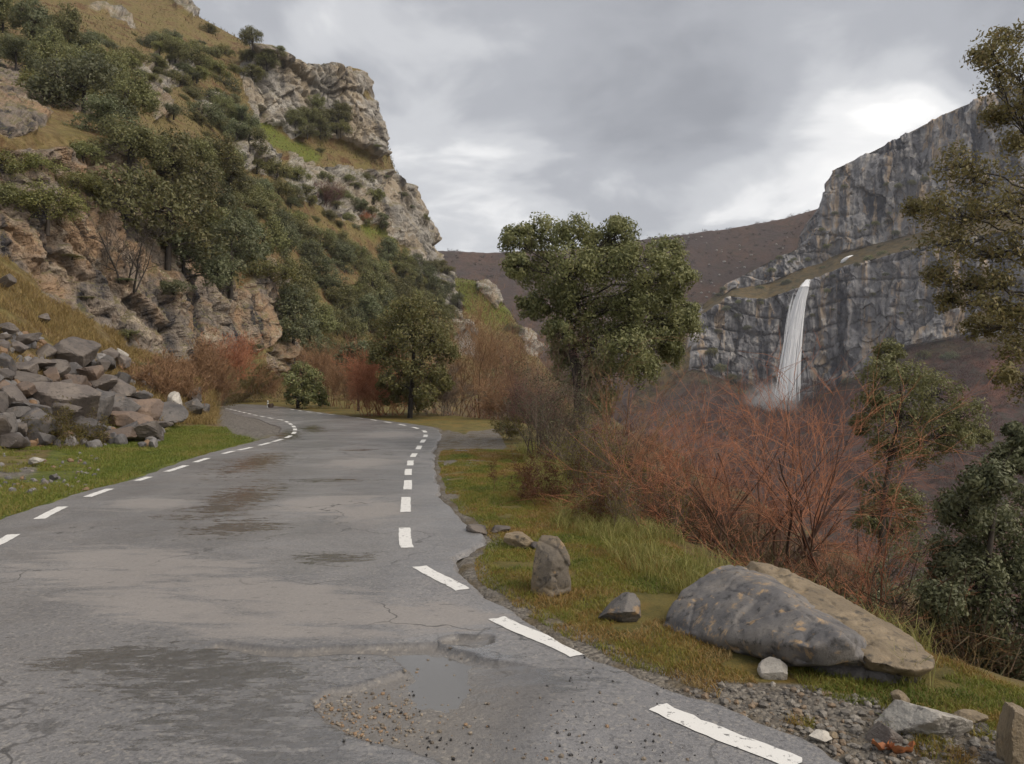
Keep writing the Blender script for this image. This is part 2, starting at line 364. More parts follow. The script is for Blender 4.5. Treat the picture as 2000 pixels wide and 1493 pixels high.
# ------------------------------------------------------------------ far cliff with the waterfall ledge
def mcol(*pts):
    pts = [list(q) for q in pts]; k_ = .45 if pts[4][0] > 1580 else .65
    y3, y4, y5 = pts[4][1], pts[5][1], pts[6][1]; pts[5][1] = y3 - k_ * (y3 - y4); pts[6][1] = y3 - k_ * (y3 - y5)
    p = [U(*q) for q in pts]; b = p[-1]
    return [W(p[0].x * 0.4, 70, -46)] + p + [W(b.x + 25, b.y + 60, b.z + 3), W(b.x + 40, b.y + 160, b.z - 10)]
MC = [
 mcol((1130,1150,200),(1150,1000,310),(1180,880,380),(1230,800,450),(1240,770,455),(1245,762,470),(1250,757,480),(1250,752,485)),
 mcol((1330,1150,200),(1340,1000,310),(1350,860,380),(1352,722,462),(1362,620,466),(1365,612,475),(1367,606,485),(1368,600,490)),
 mcol((1400,1150,200),(1410,1000,310),(1415,860,380),(1425,745,462),(1425,580,466),(1428,568,478),(1430,558,488),(1432,548,492)),
 mcol((1480,1150,200),(1485,1000,310),(1490,865,380),(1495,772,462),(1495,584,466),(1500,562,480),(1503,538,492),(1505,510,497)),
 mcol((1550,1150,200),(1550,1000,308),(1550,866,378),(1545,785,462),(1562,560,466),(1565,536,482),(1567,506,496),(1572,480,500)),
 mcol((1590,1150,200),(1590,1000,306),(1590,866,376),(1590,782,458),(1590,545,462),(1603,516,482),(1604,476,499),(1604,440,503)),
 mcol((1625,1150,198),(1625,1000,304),(1625,864,374),(1622,765,454),(1622,530,458),(1628,508,480),(1628,462,498),(1624,332,503)),
 mcol((1720,1150,195),(1720,1000,300),(1720,850,365),(1720,700,438),(1720,502,443),(1722,480,466),(1722,442,488),(1724,284,494)),
 mcol((1780,1150,190),(1780,1000,295),(1780,845,358),(1778,680,430),(1776,486,435),(1778,468,458),(1778,428,480),(1782,254,486)),
 mcol((1840,1150,185),(1840,1000,290),(1840,840,350),(1832,668,422),(1828,474,427),(1832,456,448),(1832,410,471),(1842,222,478)),
 mcol((1930,1150,180),(1930,1000,285),(1930,840,345),(1930,655,410),(1930,458,415),(1930,440,434),(1930,390,454),(1930,182,461)),
 mcol((2120,1150,175),(2120,1000,275),(2120,840,335),(2120,650,390),(2120,425,395),(2120,405,414),(2120,350,434),(2120,110,441)),
 mcol((2500,1150,160),(2500,1000,250),(2500,840,300),(2500,640,350),(2500,380,355),(2500,350,374),(2500,290,394),(2500,10,401)),
]
G = loft(MC, [10, 40, 44, 40, 28, 26, 50, 36, 36, 48, 50, 24], [8, 12, 26, 50, 100, 16, 28, 84, 8, 4], 2)
N = grid_normals(G); nu, nv = G.shape[:2]
if N[nu // 2, 148, 1] > 0: N = -N
V = G.reshape(-1, 3).copy(); Nn = N.reshape(-1, 3)
hx, hy = proj_np(V)
vi = np.repeat(np.arange(nv)[None], nu, 0).ravel()
slope = 1 - np.abs(blur(N, 3).reshape(-1, 3)[:, 2])
isrock = sstep(slope + 0.34 * fbm(V / 11.0, 4, 81), 0.27, 0.46)
isrock *= sstep(vi + 14 * fbm(V / 18.0, 3, 82), 82, 104)
isrock = np.where(hx < 1345, 0, isrock)
S = 7.0
Q = V / S; Q = Q + 0.4 * np.stack([fbm(Q * 0.7, 3, 91), fbm(Q * 0.7, 3, 92), fbm(Q * 0.7, 3, 93)], 1)
f1, f2, cid, tl1 = worley(Q * np.array([0.42, 0.42, 0.17]), 94)
g1, g2, cid2, tl2 = worley(Q * np.array([1.3, 1.3, 0.8]), 97)
bed = np.abs(((V[:, 2] / 13.0 + 0.9 * fbm(V / 40.0, 3, 98)) % 1.0) - 0.5) * 2
bedm = np.clip(0.25 + 1.6 * fbm(V / 30.0, 2, 96), 0, 1)
flute = 1 - np.abs(fbm(Q * np.array([1.0, 1.0, 0.13]), 4, 95))
dr = S * (0.5 * (cid - 0.5) + 0.9 * tl1 + 0.2 * (cid2 - 0.5) + 0.5 * tl2 - 0.08 * np.exp(-(f2 - f1) * 22) + 0.6 * fbm(Q * 0.4, 4, 99) + 1.0 * (flute - 0.8) + .12 * fbm(Q * 3.0, 3, 102)) - 3.0 * bedm * np.exp(-bed * 8)
d = isrock * (dr + 1.2) + (1 - isrock) * 1.3 * fbm(V / 9.0, 4, 101)
dirv = Nn.copy(); dirv[:, 2] *= 0.3
V = V + dirv * d[:, None]
gf = grid_faces(nu, nv)
me = mesh_np('waterfall_cliff', V, gf, isrock[gf[:, 0]] < 0.3)
cl_rock, cl_vi = isrock, vi
attr(me, 'rock', isrock); attr(me, 'low', sstep(vi.astype(float), 100, 78)); attr(me, 'cav', np.clip(np.maximum(.15 * np.exp(-(f2 - f1) * 22), .6 * bedm * np.exp(-bed * 9)), 0, 1) * isrock)
mt, t = new_mat('waterfall_cliff'); p = pos(t)
rk, mid, sp = rock_color(t, p, 26.0, (0.235, 0.23, 0.232), (0.45, 0.42, 0.38), (0.19, 0.185, 0.187), (0.036, 0.038, 0.048), 1.0)
st3 = t.noise(t.scalev(p, 1, 1, 0.07, (1, 9, 0)), 0.11, 4.0, 0.6, 0.3)
rk = t.mix(t.m('MULTIPLY', t.smooth(st3, 0.50, 0.60), 0.7), rk, (0.05, 0.052, 0.062))
st2 = t.noise(t.scalev(p, 1, 1, 0.10, (5, 3, 0)), 0.16, 5.0, 0.6, 0.3)
rk = t.mix(t.m('MULTIPLY', t.smooth(st2, 0.52, 0.64), 0.85), rk, (0.40, 0.30, 0.20))
rk = t.mix(t.m('MULTIPLY', at(t, 'cav'), 0.45), rk, (0.05, 0.05, 0.058))
a = t.noise(p, 0.045, 6.0, 0.65, 0.5); b = t.noise(p, 0.3, 5.0, 0.7)
led = t.mix(t.smooth(b, 0.4, 0.6), (0.125, 0.088, 0.038), (0.055, 0.048, 0.024))
low = t.mix(t.smooth(b, 0.38, 0.62), (0.075, 0.042, 0.036), (0.040, 0.036, 0.028))
low = t.mix(t.smooth(a, 0.5, 0.62), low, (0.11, 0.05, 0.034))
soil = t.mix(at(t, 'low'), led, low)
col = t.mix(t.smooth(at(t, 'rock'), 0.35, 0.6), soil, rk)
finish(t, col, 0.9, t.m('ADD', mid, t.m('MULTIPLY', b, 0.7)), 0.7, 1.2, 0.2)
me.materials.append(mt)
cliff = link('waterfall_cliff', me, kind='structure')
cliffV = V; cpx, cpy = proj_np(V)
def hit_cliff(px, py, tol=4.0):
    m = (np.abs(cpx - px) < tol) & (np.abs(cpy - py) < tol)
    if not m.any(): return None
    i = np.nonzero(m)[0]; return Vector(cliffV[i[np.argmin(cliffV[i, 1])]])

# ------------------------------------------------------------------ far moorland hill
SKY = [(300,470),(700,492),(880,489),(960,491),(1100,487),(1180,480),(1250,468),(1330,458),(1450,441),(1550,421),(1620,402),(1750,352),(1950,300),(2300,240)]
FH = []
for x, y in SKY:
    FH.append([U(x, 900, 420), U(x, 800, 520), U(x, (y + 800) / 2 + 20, 620), U(x, y, 720), U(x, y + 10, 800), U(x, y + 80, 1000)])
G = loft(FH, [20] + [24] * 11 + [20], [16, 30, 40, 10, 6], 3)
V = G.reshape(-1, 3)
V[:, 2] += 2.2 * fbm(V / 28.0, 4, 111) + 0.9 * fbm(V / 6.0, 2, 112)
me = mesh_np('moorland_hill', V, grid_faces(*G.shape[:2]))
mt, t = new_mat('moorland_hill'); p = pos(t)
a = t.noise(p, 0.02, 6.0, 0.6, 0.6); b = t.noise(p, 0.16, 6.0, 0.7); c3 = t.noise(p, 0.6, 3.0, 0.7)
col = t.mix(t.smooth(a, 0.4, 0.6), (0.062, 0.045, 0.040), (0.092, 0.056, 0.040))
col = t.mix(t.m('MULTIPLY', t.smooth(b, 0.5, 0.64), 0.7), col, (0.045, 0.038, 0.026))
col = t.mix(t.m('MULTIPLY', t.smooth(c3, 0.45, 0.6), 0.35), col, (0.035, 0.026, 0.024))
finish(t, col, 0.95, b, 0.8, 2.0, 0.1)
me.materials.append(mt); moor = link('moorland_hill', me, kind='structure')
moorV = V.copy(); mpx, mpy = proj_np(moorV)

# ------------------------------------------------------------------ ground: wide sheet + near verge falling into the gorge
gm, t = new_mat('valley_ground'); p = pos(t)
a = t.noise(p, 0.03, 6.0, 0.65, 0.4); b = t.noise(p, 0.25, 6.0, 0.7)
col = t.mix(t.smooth(b, 0.4, 0.62), t.mix(t.smooth(a, .4, .6), (0.075, 0.042, 0.033), (0.055, 0.046, 0.026)), (0.03, 0.026, 0.02))
finish(t, col, 0.95, b, 0.8, 1.0, 0.1)
n = 40; xs = np.linspace(-900, 900, n); ys = np.linspace(-500, 1150, n)
X, Y = np.meshgrid(xs, ys, indexing='ij'); P = np.stack([X.ravel(), Y.ravel(), X.ravel() * 0 - 58], 1)
P[:, 2] += 3 * fbm(P / 120.0, 3, 121)
link('ground', mesh_np('ground', P, grid_faces(n, n)), gm, kind='structure')

DROP = [(9, -6), (6, -3), (4.2, 0), (3.0, 2.4), (2.62, 3.4), (2.3, 4.4), (1.85, 5.2), (1.5, 6.2), (1.28, 7.2), (1.0, 9), (.85, 12), (.8, 15), (.7, 18), (.7, 22), (.7, 26), (0.4, 29.5), (-1.2, 33), (-4, 39), (-7.2, 46), (-8, 54), (-7, 62), (-4, 75), (0, 100), (10, 140)]
def axis(breaks):
    return np.concatenate([np.linspace(a, b, n, endpoint=False) for a, b, n in breaks] + [[breaks[-1][1]]])
xs = axis([(-40, -9, 20), (-9, -3, 40), (-3, 6, 200), (6, 14, 60), (14, 110, 60)])
ys = axis([(-8, 2, 25), (2, 12, 190), (12, 32, 140), (32, 60, 60), (60, 140, 40)])
X, Y = np.meshgrid(xs, ys, indexing='ij'); P = np.stack([X.ravel(), Y.ravel(), np.zeros(X.size)], 1)
def verge_height(P2):
    P2 = np.asarray(P2, float); P3 = np.column_stack([P2, np.zeros(len(P2))])
    dd = seg_dist(P2, DROP) + 0.25 * fbm(P3 / 1.6, 3, 131)
    re = seg_dist(P2, R_EDGE); le = seg_dist(P2, L_EDGE)
    z = 0.030 * sstep(re, 0.05, 0.5) + 0.03 * fbm(P3 / 0.9, 3, 133) * sstep(re, 0.1, 0.6) + 0.012 * fbm(P3 / 0.16, 3, 134) * sstep(re, 0.02, 0.3) - 0.025
    z = np.where(re < 0, -0.06, z)
    z -= 0.25 * sstep(re, 0, -1.0)
    dr = np.maximum(dd, 0)
    steep = 0.62 + 0.12 * fbm(P3 / 7.0, 3, 137)
    z = z - np.minimum(steep * (dr - 0.7 * (1 - np.exp(-dr / 0.7))), 60) * 1.0 + 0.12 * fbm(P3 / 1.1, 4, 135) * sstep(dd, 0, 1.0)
    z += 0.9 * fbm(P3 / 6.0, 3, 136) * sstep(dd, 3, 9)
    return np.maximum(z, -56), dd, re
z, dd, re = verge_height(P[:, :2]); P[:, 2] = z
# the left part lies under the mountainside sheet
le = seg_dist(P[:, :2], L_EDGE); P[:, 2] -= 0.15 * sstep(le, -0.2, -1.5) + 1.5 * sstep(le, -1.5, -4)
me = mesh_np('verge', P, grid_faces(len(xs), len(ys)))
vx, vy = proj_np(P)
q = np.stack([vx / 30, vy / 30, vx * 0], 1); wx_ = vx + 22 * fbm(q, 3, 141); wy_ = vy + 14 * fbm(q, 3, 142)
gr = np.zeros(len(P))
for poly in ([(1180,1300),(1380,1330),(1560,1335),(1750,1380),(2050,1480),(2050,1560),(1500,1560),(1350,1400)], [(850,850),(960,840),(1000,870),(960,900),(900,920),(850,900)]):
    gr = np.maximum(gr, in_poly(wx_, wy_, poly))
gr = np.where(P[:, 1] > 60, 0, gr)
gr = np.maximum(gr * sstep(dd, 1.2, 0.3), sstep(re, 0.35, 0.12) * 0.8)
gr = blur(gr.reshape(len(xs), len(ys)), 2).ravel()
attr(me, 'grav', gr); attr(me, 'wild', sstep(dd + 0.3 * fbm(P / 1.2, 3, 143), -0.3, 1.2)); attr(me, 'mossy', np.clip(0.5 + 1.3 * fbm(P / 0.8, 3, 144), 0, 1))
mt, t = new_mat('verge'); p = pos(t)
dry, a, b, c3 = soil_nodes(t, p)
ms = t.mix(t.smooth(b, 0.36, 0.62), (0.085, 0.075, 0.02), (0.165, 0.13, 0.035))
ms = t.mix(t.smooth(t.noise(p, 1.3, 5.0, 0.6), 0.48, 0.66), ms, (0.19, 0.118, 0.03))
ms = t.mix(t.m('MULTIPLY', t.smooth(t.noise(p, 60.0, 3.0, 0.7), 0.5, 0.62), 0.5), ms, (0.05, 0.042, 0.012))
wild = t.mix(t.smooth(b, 0.4, 0.6), (0.085, 0.052, 0.024), (0.13, 0.10, 0.035))
wild = t.mix(t.smooth(a, 0.45, 0.6), wild, (0.055, 0.042, 0.02))
col = t.mix(at(t, 'wild'), ms, wild)
vor = t.a('ShaderNodeTexVoronoi', {'Vector': p, 'Scale': 38.0})
pv = t.a('ShaderNodeSeparateColor', {0: vor.outputs['Color']}).outputs[0]
gvc = t.mix(pv, (0.085, 0.075, 0.065), (0.24, 0.215, 0.18))
gvc = t.mix(t.smooth(t.noise(p, 3.0, 4.0), 0.45, 0.65), gvc, (0.12, 0.095, 0.06))
col = t.mix(t.smooth(at(t, 'grav'), 0.3, 0.6), col, gvc)
bh = t.m('ADD', t.m('MULTIPLY', t.noise(p, 45.0, 4.0, 0.7), 1.0), t.m('MULTIPLY', vor.outputs['Distance'], t.m('MULTIPLY', at(t, 'grav'), -1.2)))
finish(t, col, 0.85, bh, 0.8, 0.02, 0.3)
me.materials.append(mt); verge = link('verge', me, kind='structure')
def verge_z(x, y): return float(verge_height(np.array([[x, y]]))[0][0])
# ------------------------------------------------------------------ road
def cr(pts, n):
    """Catmull-Rom through points, n samples a span"""
    A = np.array(pts, float); out = []
    for i in range(len(A) - 1):
        p0, p1, p2, p3 = A[max(i - 1, 0)], A[i], A[i + 1], A[min(i + 2, len(A) - 1)]
        tt = np.linspace(0, 1, n, endpoint=False)[:, None]
        out.append(0.5 * ((2 * p1) + (-p0 + p2) * tt + (2 * p0 - 5 * p1 + 4 * p2 - p3) * tt ** 2 + (-p0 + 3 * p1 - 3 * p2 + p3) * tt ** 3))
    return np.concatenate(out + [A[-1:]])
LL = [(1.7, -6.9), (-0.6, -2.9), (-3.3, .4), (-4.3, 2.5), (-4.9, 4.6), (-5.3, 6.2), (-5.75, 8.0), (-5.95, 8.9), (-6.1, 9.9), (-6.2, 10.9), (-6.25, 12.9), (-6.65, 15.6), (-6.85, 18.5), (-6.95, 21.5), (-7.3, 24), (-8.2, 27), (-9.6, 30), (-11.2, 33.5), (-12.7, 36), (-15.2, 40.7), (-18.4, 46), (-21.5, 49.5), (-27, 52.5), (-36, 54)]
RR = [(6.5, -4), (3.9, 0), (1.42, 3.3), (.56, 4.33), (.04, 5.29), (-.38, 6.25), (-.46, 7.0), (-.30, 7.75), (-.45, 8.5), (-.72, 9.5), (-1.05, 11.2), (-1.4, 13.8), (-1.73, 17.3), (-2.0, 21), (-2.26, 24.2), (-2.8, 27), (-3.9, 29.3), (-6.2, 33.3), (-9.3, 38.7), (-12.4, 44.4), (-15.2, 50), (-19, 55), (-27, 59), (-36, 60)]
def sampler(L, R, spans, nt):
    l = cr(L, 40); r = cr(R, 40)
    rows = np.concatenate([np.linspace(a * 40, b * 40, n, endpoint=False) for a, b, n in spans] + [[spans[-1][1] * 40]])
    i = np.minimum(rows.astype(int), len(l) - 2); f = (rows - i)[:, None]
    l = l[i] * (1 - f) + l[i + 1] * f; r = r[i] * (1 - f) + r[i + 1] * f
    tt = np.linspace(0, 1, nt)[None, :, None]
    return l[:, None] * (1 - tt) + r[:, None] * tt
RG = sampler(LL, RR, [(0, 2, 24), (2, 6, 400), (6, 10, 110), (10, 16, 80), (16, 23, 60)], 340)
n0, n1_ = RG.shape[:2]
P = np.concatenate([RG.reshape(-1, 2), np.zeros((n0 * n1_, 1))], 1)
# ragged broken edge
tt = np.repeat(np.linspace(0, 1, n1_)[None], n0, 0).ravel()
edge = 0.10 * fbm(P / 0.35, 4, 201) + 0.07 * fbm(P / 1.4, 2, 203)
wR = sstep(tt, 0.90, 1.0); wL = sstep(tt, 0.10, 0.0)
dirx = np.repeat((RG[:, -1] - RG[:, 0])[:, None], n1_, 1).reshape(-1, 2); dirx /= np.linalg.norm(dirx, axis=1, keepdims=True)
P[:, :2] += dirx * (edge * wR - edge * wL)[:, None]
rx, ry = proj_np(P)
q = np.stack([P[:, 0] * 2.2, P[:, 1] * 2.2, P[:, 0] * 0], 1)
ex, ey = P[:, 0] + 0.10 * fbm(q, 4, 211), P[:, 1] + 0.10 * fbm(q, 4, 212)
def GP(*pts): return [tuple(ground(a, b)[:2]) for a, b in pts]
# the worn-through patch: asphalt gone, stony base shows a few centimetres lower
HOLE = GP((612,1378),(640,1352),(720,1338),(790,1310),(760,1285),(640,1282),(480,1276),(392,1272),(400,1262),(520,1262),(700,1268),(860,1262),(950,1290),(1080,1310),(1180,1350),(1290,1420),(1420,1493),(1500,1560),(1000,1560),(860,1480),(760,1462),(680,1440),(625,1402))
HOLE2 = GP((872,1250),(900,1243),(960,1246),(972,1258),(940,1268),(880,1262))
hole = np.maximum(in_poly(ex, ey, HOLE), in_poly(ex, ey, HOLE2)).astype(float)
hole *= sstep(rx + 60 * fbm(q * .8, 3, 215), 1120, 860)
hb = blur(hole.reshape(n0, n1_), 1).ravel(); hs = blur(hole.reshape(n0, n1_), 22).ravel()
sag = -0.006 + 0.012 * fbm(P / 1.3, 3, 221) + 0.009 * fbm(P / 0.3, 4, 222) + 0.0022 * fbm(P / 0.045, 2, 223)
crown = 0.0
z = 0.012 + 0.006 * fbm(P / 2.2, 2, 231) * sstep(P[:, 1], 30, 15) + 0.0012 * fbm(P / 0.05, 2, 233) * sstep(P[:, 1], 9, 6)
z = z - hb * (0.017 + 0.010 * hs) + hb * sag
# standing water lies in two hollows of the patch
for (px, py, rx_, ry_, dp) in ((905,1298,.34,.16,.012), (860,1345,.20,.22,.012), (925,1257,.17,.09,.014), (1040,1330,.42,.12,.005)):
    c = ground(px, py); e = np.exp(-(((P[:, 0] - c.x) / rx_) ** 2 + ((P[:, 1] - c.y) / ry_) ** 2))
    z -= dp * e * hb
P[:, 2] = z
P[:, 2] -= 0.05 * sstep(tt, 0.992, 1.0) + 0.05 * sstep(tt, 0.008, 0.0)
gf = grid_faces(n0, n1_)
me = mesh_np('road', P, gf)
attr(me, 'hole', hb)
rim = np.clip(blur(hole.reshape(n0, n1_), 4).ravel(), 0, 1); attr(me, 'rim', 4 * rim * (1 - rim) * (1 - hb))
def blob(px, py, ax, ay, rot=0.0):
    c = ground(px, py); dx, dy = ex - c.x, ey - c.y; ca, sa = math.cos(rot), math.sin(rot)
    u, v = dx * ca + dy * sa, -dx * sa + dy * ca
    return np.exp(-((u / ax) ** 2 + (v / ay) ** 2))
wet = np.zeros(len(P))
for args in ((465,975,.62,2.2,.12), (500,905,.72,2.8,.12), (470,1030,.6,.7,0), (560,850,.5,3.0,.25), (610,838,.5,3.0,.3), (660,1095,.5,.3,0), (200,1290,.55,.35,0), (420,1330,.8,.5,0), (450,1420,.6,.5,0), (330,1300,.6,.3,0), (640,940,.9,.25,0), (905,1298,.5,.3,0), (860,1345,.42,.36,0), (925,1257,.3,.18,0), (1050,1330,.5,.2,0), (600,1490,.6,.4,0), (700,880,.8,.3,0)):
    wet = np.maximum(wet, blob(*args))
attr(me, 'wet', wet)
dryp = np.zeros(len(P))
for args in ((560,1170,1.3,.45,-.5), (280,1100,1.2,.5,-.4), (330,1190,1.0,.35,-.5), (640,985,.7,1.0,0), (720,1000,.5,.8,0), (700,905,.8,1.2,0), (300,985,.7,.5,0), (760,850,1.0,1.5,0), (200,1130,.9,.4,-.3), (840,1210,.6,.3,0), (560,1230,.7,.16,-.2)):
    dryp = np.maximum(dryp, blob(*args))
attr(me, 'dry', dryp)
mt, t = new_mat('asphalt'); p = pos(t)
fine = t.noise(p, 90.0, 3.0, 0.7); mid = t.noise(t.scalev(p, 1.0, 0.55, 1.0), 3.2, 5.0, 0.62, 0.4); big = t.noise(t.scalev(p, 0.7, 0.4, 1), 0.9, 4.0, 0.6, 0.5)
strk = t.noise(t.scalev(p, 0.9, 3.4, 1), 1.5, 5.0, 0.65, 0.7)
vor = t.a('ShaderNodeTexVoronoi', {'Vector': p, 'Scale': 140.0})
agg = t.a('ShaderNodeSeparateColor', {0: vor.outputs['Color']}).outputs[0]
base = t.mix(t.smooth(big, 0.36, 0.64), (0.145, 0.146, 0.154), (0.215, 0.210, 0.212))
vor2 = t.a('ShaderNodeTexVoronoi', {'Vector': p, 'Scale': 62.0}); agg2 = t.a('ShaderNodeSeparateColor', {0: vor2.outputs['Color']}).outputs[1]
base = t.mix(0.34, base, t.mix(agg, (0.075, 0.073, 0.073), (0.30, 0.28, 0.26)))
base = t.mix(t.m('MULTIPLY', t.smooth(agg2, 0.80, 0.97), 0.45), base, (0.33, 0.305, 0.27))
base = t.mix(t.m('MULTIPLY', t.smooth(agg2, 0.2, 0.05), 0.4), base, (0.05, 0.048, 0.048))
dryf = t.smooth(t.m('ADD', t.m('MULTIPLY', at(t, 'dry'), 0.55), t.m('MULTIPLY', t.m('SUBTRACT', strk, 0.5), 1.3)), 0.10, 0.42)
base = t.mix(t.m('MULTIPLY', dryf, 0.62), base, (0.275, 0.25, 0.228))
strk2 = t.noise(t.scalev(p, 1.0, 2.6, 1), 5.5, 6.0, 0.72, 0.6)
wetf = t.smooth(t.m('ADD', t.m('MULTIPLY', at(t, 'wet'), 0.60), t.m('ADD', t.m('MULTIPLY', t.m('SUBTRACT', strk, 0.5), 1.1), t.m('MULTIPLY', t.m('SUBTRACT', strk2, 0.5), 1.9))), 0.30, 0.56)
base = t.mix(t.m('MULTIPLY', wetf, 0.6), base, (0.055, 0.053, 0.052))
spk = t.noise(t.scalev(p, 1.0, 2.2, 1), 9.0, 4.0, 0.75, 0.5)
base = t.mix(t.m('MULTIPLY', t.smooth(spk, 0.60, 0.70), 0.6), base, (0.05, 0.048, 0.048))
ck = t.a('ShaderNodeTexVoronoi', {'Vector': t.a('ShaderNodeVectorMath', {0: p, 1: t.a('ShaderNodeTexNoise', {'Vector': p, 'Scale': 2.0, 'Detail': 4.0}).outputs[1]}, operation='ADD').outputs[0], 'Scale': 0.55}, feature='DISTANCE_TO_EDGE').outputs[0]
base = t.mix(t.m('MULTIPLY', t.smooth(ck, 0.010, 0.003), t.m('MULTIPLY', t.smooth(big, 0.42, 0.56), 0.75)), base, (0.03, 0.029, 0.028))
base = t.mix(t.m('MULTIPLY', at(t, 'rim'), 0.7), base, (0.028, 0.027, 0.027))
gv = t.a('ShaderNodeTexVoronoi', {'Vector': p, 'Scale': 55.0, 'Randomness': 1.0})
gcol = t.a('ShaderNodeSeparateColor', {0: gv.outputs['Color']})
stone = t.mix(gcol.outputs[0], (0.125, 0.116, 0.108), (0.19, 0.172, 0.15))
stone = t.mix(t.smooth(gcol.outputs[1], 0.88, 0.97), stone, (0.28, 0.25, 0.21))
stone = t.mix(t.smooth(mid, 0.42, 0.62), stone, (0.15, 0.138, 0.125))
col = t.mix(t.m('MULTIPLY', at(t, 'hole'), 0.85), base, stone)
rough = t.m('ADD', t.m('MULTIPLY', t.smooth(big, 0.3, 0.7), 0.14), 0.36)
rough = t.m('ADD', rough, t.m('MULTIPLY', dryf, 0.22))
rough = t.m('SUBTRACT', rough, t.m('MULTIPLY', wetf, 0.24))
rough = t.m('ADD', rough, t.m('MULTIPLY', at(t, 'hole'), 0.22))
bh = t.m('ADD', t.m('MULTIPLY', vor.outputs['Distance'], t.m('SUBTRACT', 0.8, t.m('MULTIPLY', wetf, 0.35))), t.m('MULTIPLY', fine, 0.35))
bh = t.m('ADD', bh, t.m('MULTIPLY', gv.outputs['Distance'], t.m('MULTIPLY', at(t, 'hole'), -1.6)))
bs = finish(t, col, rough, bh, 0.38, 0.006, 0.5)
film = t.m('ADD', t.m('MULTIPLY', t.smooth(t.noise(t.scalev(p, .8, 1.3, 1), 1.1, 4.0, .6, .4), .36, .60), .55), t.m('MULTIPLY', wetf, .8))   # water film
film = t.m('MULTIPLY', t.m('MULTIPLY', film, t.m('SUBTRACT', 1.0, t.m('MULTIPLY', dryf, .8))), t.m('SUBTRACT', 1.0, t.m('MULTIPLY', at(t, 'hole'), .5)), clamp=True)
t.t.links.new(film, bs.inputs['Coat Weight']); bs.inputs['Coat IOR'].default_value = 1.36
t.t.links.new(t.m('SUBTRACT', .26, t.m('MULTIPLY', wetf, .18)), bs.inputs['Coat Roughness'])
cb = t.a('ShaderNodeBump', {'Height': t.m('ADD', t.noise(p, 30.0, 3.0, .6), t.m('MULTIPLY', vor.outputs['Distance'], .3)), 'Strength': .16, 'Distance': .008}); t.t.links.new(cb.outputs[0], bs.inputs['Coat Normal'])
me.materials.append(mt); road = link('road', me, kind='structure')
roadP = P
def road_z(x, y):
    d = (roadP[:, 0] - x) ** 2 + (roadP[:, 1] - y) ** 2; return float(roadP[np.argmin(d), 2])
# standing water: a thin body of water whose outline is where the hollow lies below its level
mt, t = new_mat('water'); p = pos(t)
finish(t, (0.12, 0.116, 0.11), 0.03, t.noise(p, 22.0, 3.0), 0.06, 0.01, 0.6)
lvl = 0.012 - 0.038
for k, (a, b, c_, d_) in enumerate(((-1.0, .30, 3.7, 4.62), (-.75, .05, 4.64, 5.25))):
    v = [(a, c_, lvl), (b, c_, lvl), (b, d_, lvl), (a, d_, lvl), (a, c_, lvl - .03), (b, c_, lvl - .03), (b, d_, lvl - .03), (a, d_, lvl - .03)]
    me = bpy.data.meshes.new('puddle'); me.from_pydata(v, [], [(0, 1, 2, 3), (7, 6, 5, 4), (0, 4, 5, 1), (1, 5, 6, 2), (2, 6, 7, 3), (3, 7, 4, 0)])
    link('puddle', me, mt, kind='structure')
# painted edge dashes, each its own thin sheet following the road surface
mt, t = new_mat('road_paint'); p = pos(t)
nz_ = t.noise(p, 26.0, 5.0, 0.7); nb = t.noise(p, 140.0, 2.0, 0.6)
col = t.mix(t.smooth(nz_, 0.57, 0.66), (0.70, 0.69, 0.66), (0.20, 0.195, 0.19))
finish(t, col, 0.55, nb, 0.4, 0.004, 0.4)
def px_path(pts): return [tuple(ground(a, b)[:2]) for a, b in pts]
RLINE = px_path([(1760,1575),(1555,1497),(1285,1387),(1130,1285),(970,1212),(905,1156),(820,1110),(795,1073),(790,1033),(792,1002),(793,973),(796,958),(797,940),(797,930),(798,918),(801,911),(802,901),(806,894),(810,887),(816,879),(820,872),(824,866),(828,860),(831,853),(831,846),(826,842),(808,836),(770,828),(700,817),(640,810),(600,805),(565,800),(540,797)])
LLINE = px_path([(-260,1190),(-130,1120),(0,1062),(100,1003),(193,965),(280,937),(345,917),(398,899),(447,885),(484,877),(527,866),(560,856),(574,847),(576,838),(571,832),(562,826),(553,822),(535,819),(500,812),(470,805),(440,798),(415,794)])
def dash(path, s0, s1, width, ragged=0.0, seed=0):
    A = cr(path, 12); seg = np.linalg.norm(np.diff(A, axis=0), axis=1); S_ = np.concatenate([[0], np.cumsum(seg)])
    s1 = min(s1, S_[-1] - .01); s0 = min(s0, s1 - .3)
    n = max(6, int((s1 - s0) / 0.05)); m = 7
    ss = np.linspace(s0, s1, n)
    c = np.stack([np.interp(ss, S_, A[:, 0]), np.interp(ss, S_, A[:, 1])], 1)
    tg = np.gradient(c, axis=0); tg /= np.linalg.norm(tg, axis=1, keepdims=True); nr = np.stack([-tg[:, 1], tg[:, 0]], 1)
    V = []
    for i in range(n):
        for j in range(m):
            o = (j / (m - 1) - 0.5) * width
            V.append((*(c[i] + nr[i] * o), 0))
    V = np.array(V)
    e = fbm(V / 0.05, 3, 300 + seed) * (0.006 + ragged)
    outer = np.tile((np.arange(m) == 0) * -1.0 + (np.arange(m) == m - 1) * 1.0, n)
    V[:, :2] += np.repeat(nr, m, 0) * (e * outer)[:, None]
    endw = np.repeat((np.arange(n) == 0) * -1.0 + (np.arange(n) == n - 1) * 1.0, m)
    V[:, :2] += np.repeat(tg, m, 0) * (2.0 * e * endw)[:, None]
    for k in range(len(V)):
        V[k, 2] = road_z_fast(V[k, 0], V[k, 1]) + 0.004
    return mesh_np('edge_dash', V, grid_faces(n, m)), c[n // 2]
_cell = {}
_qk = np.floor(roadP[:, :2] / 0.25).astype(int)
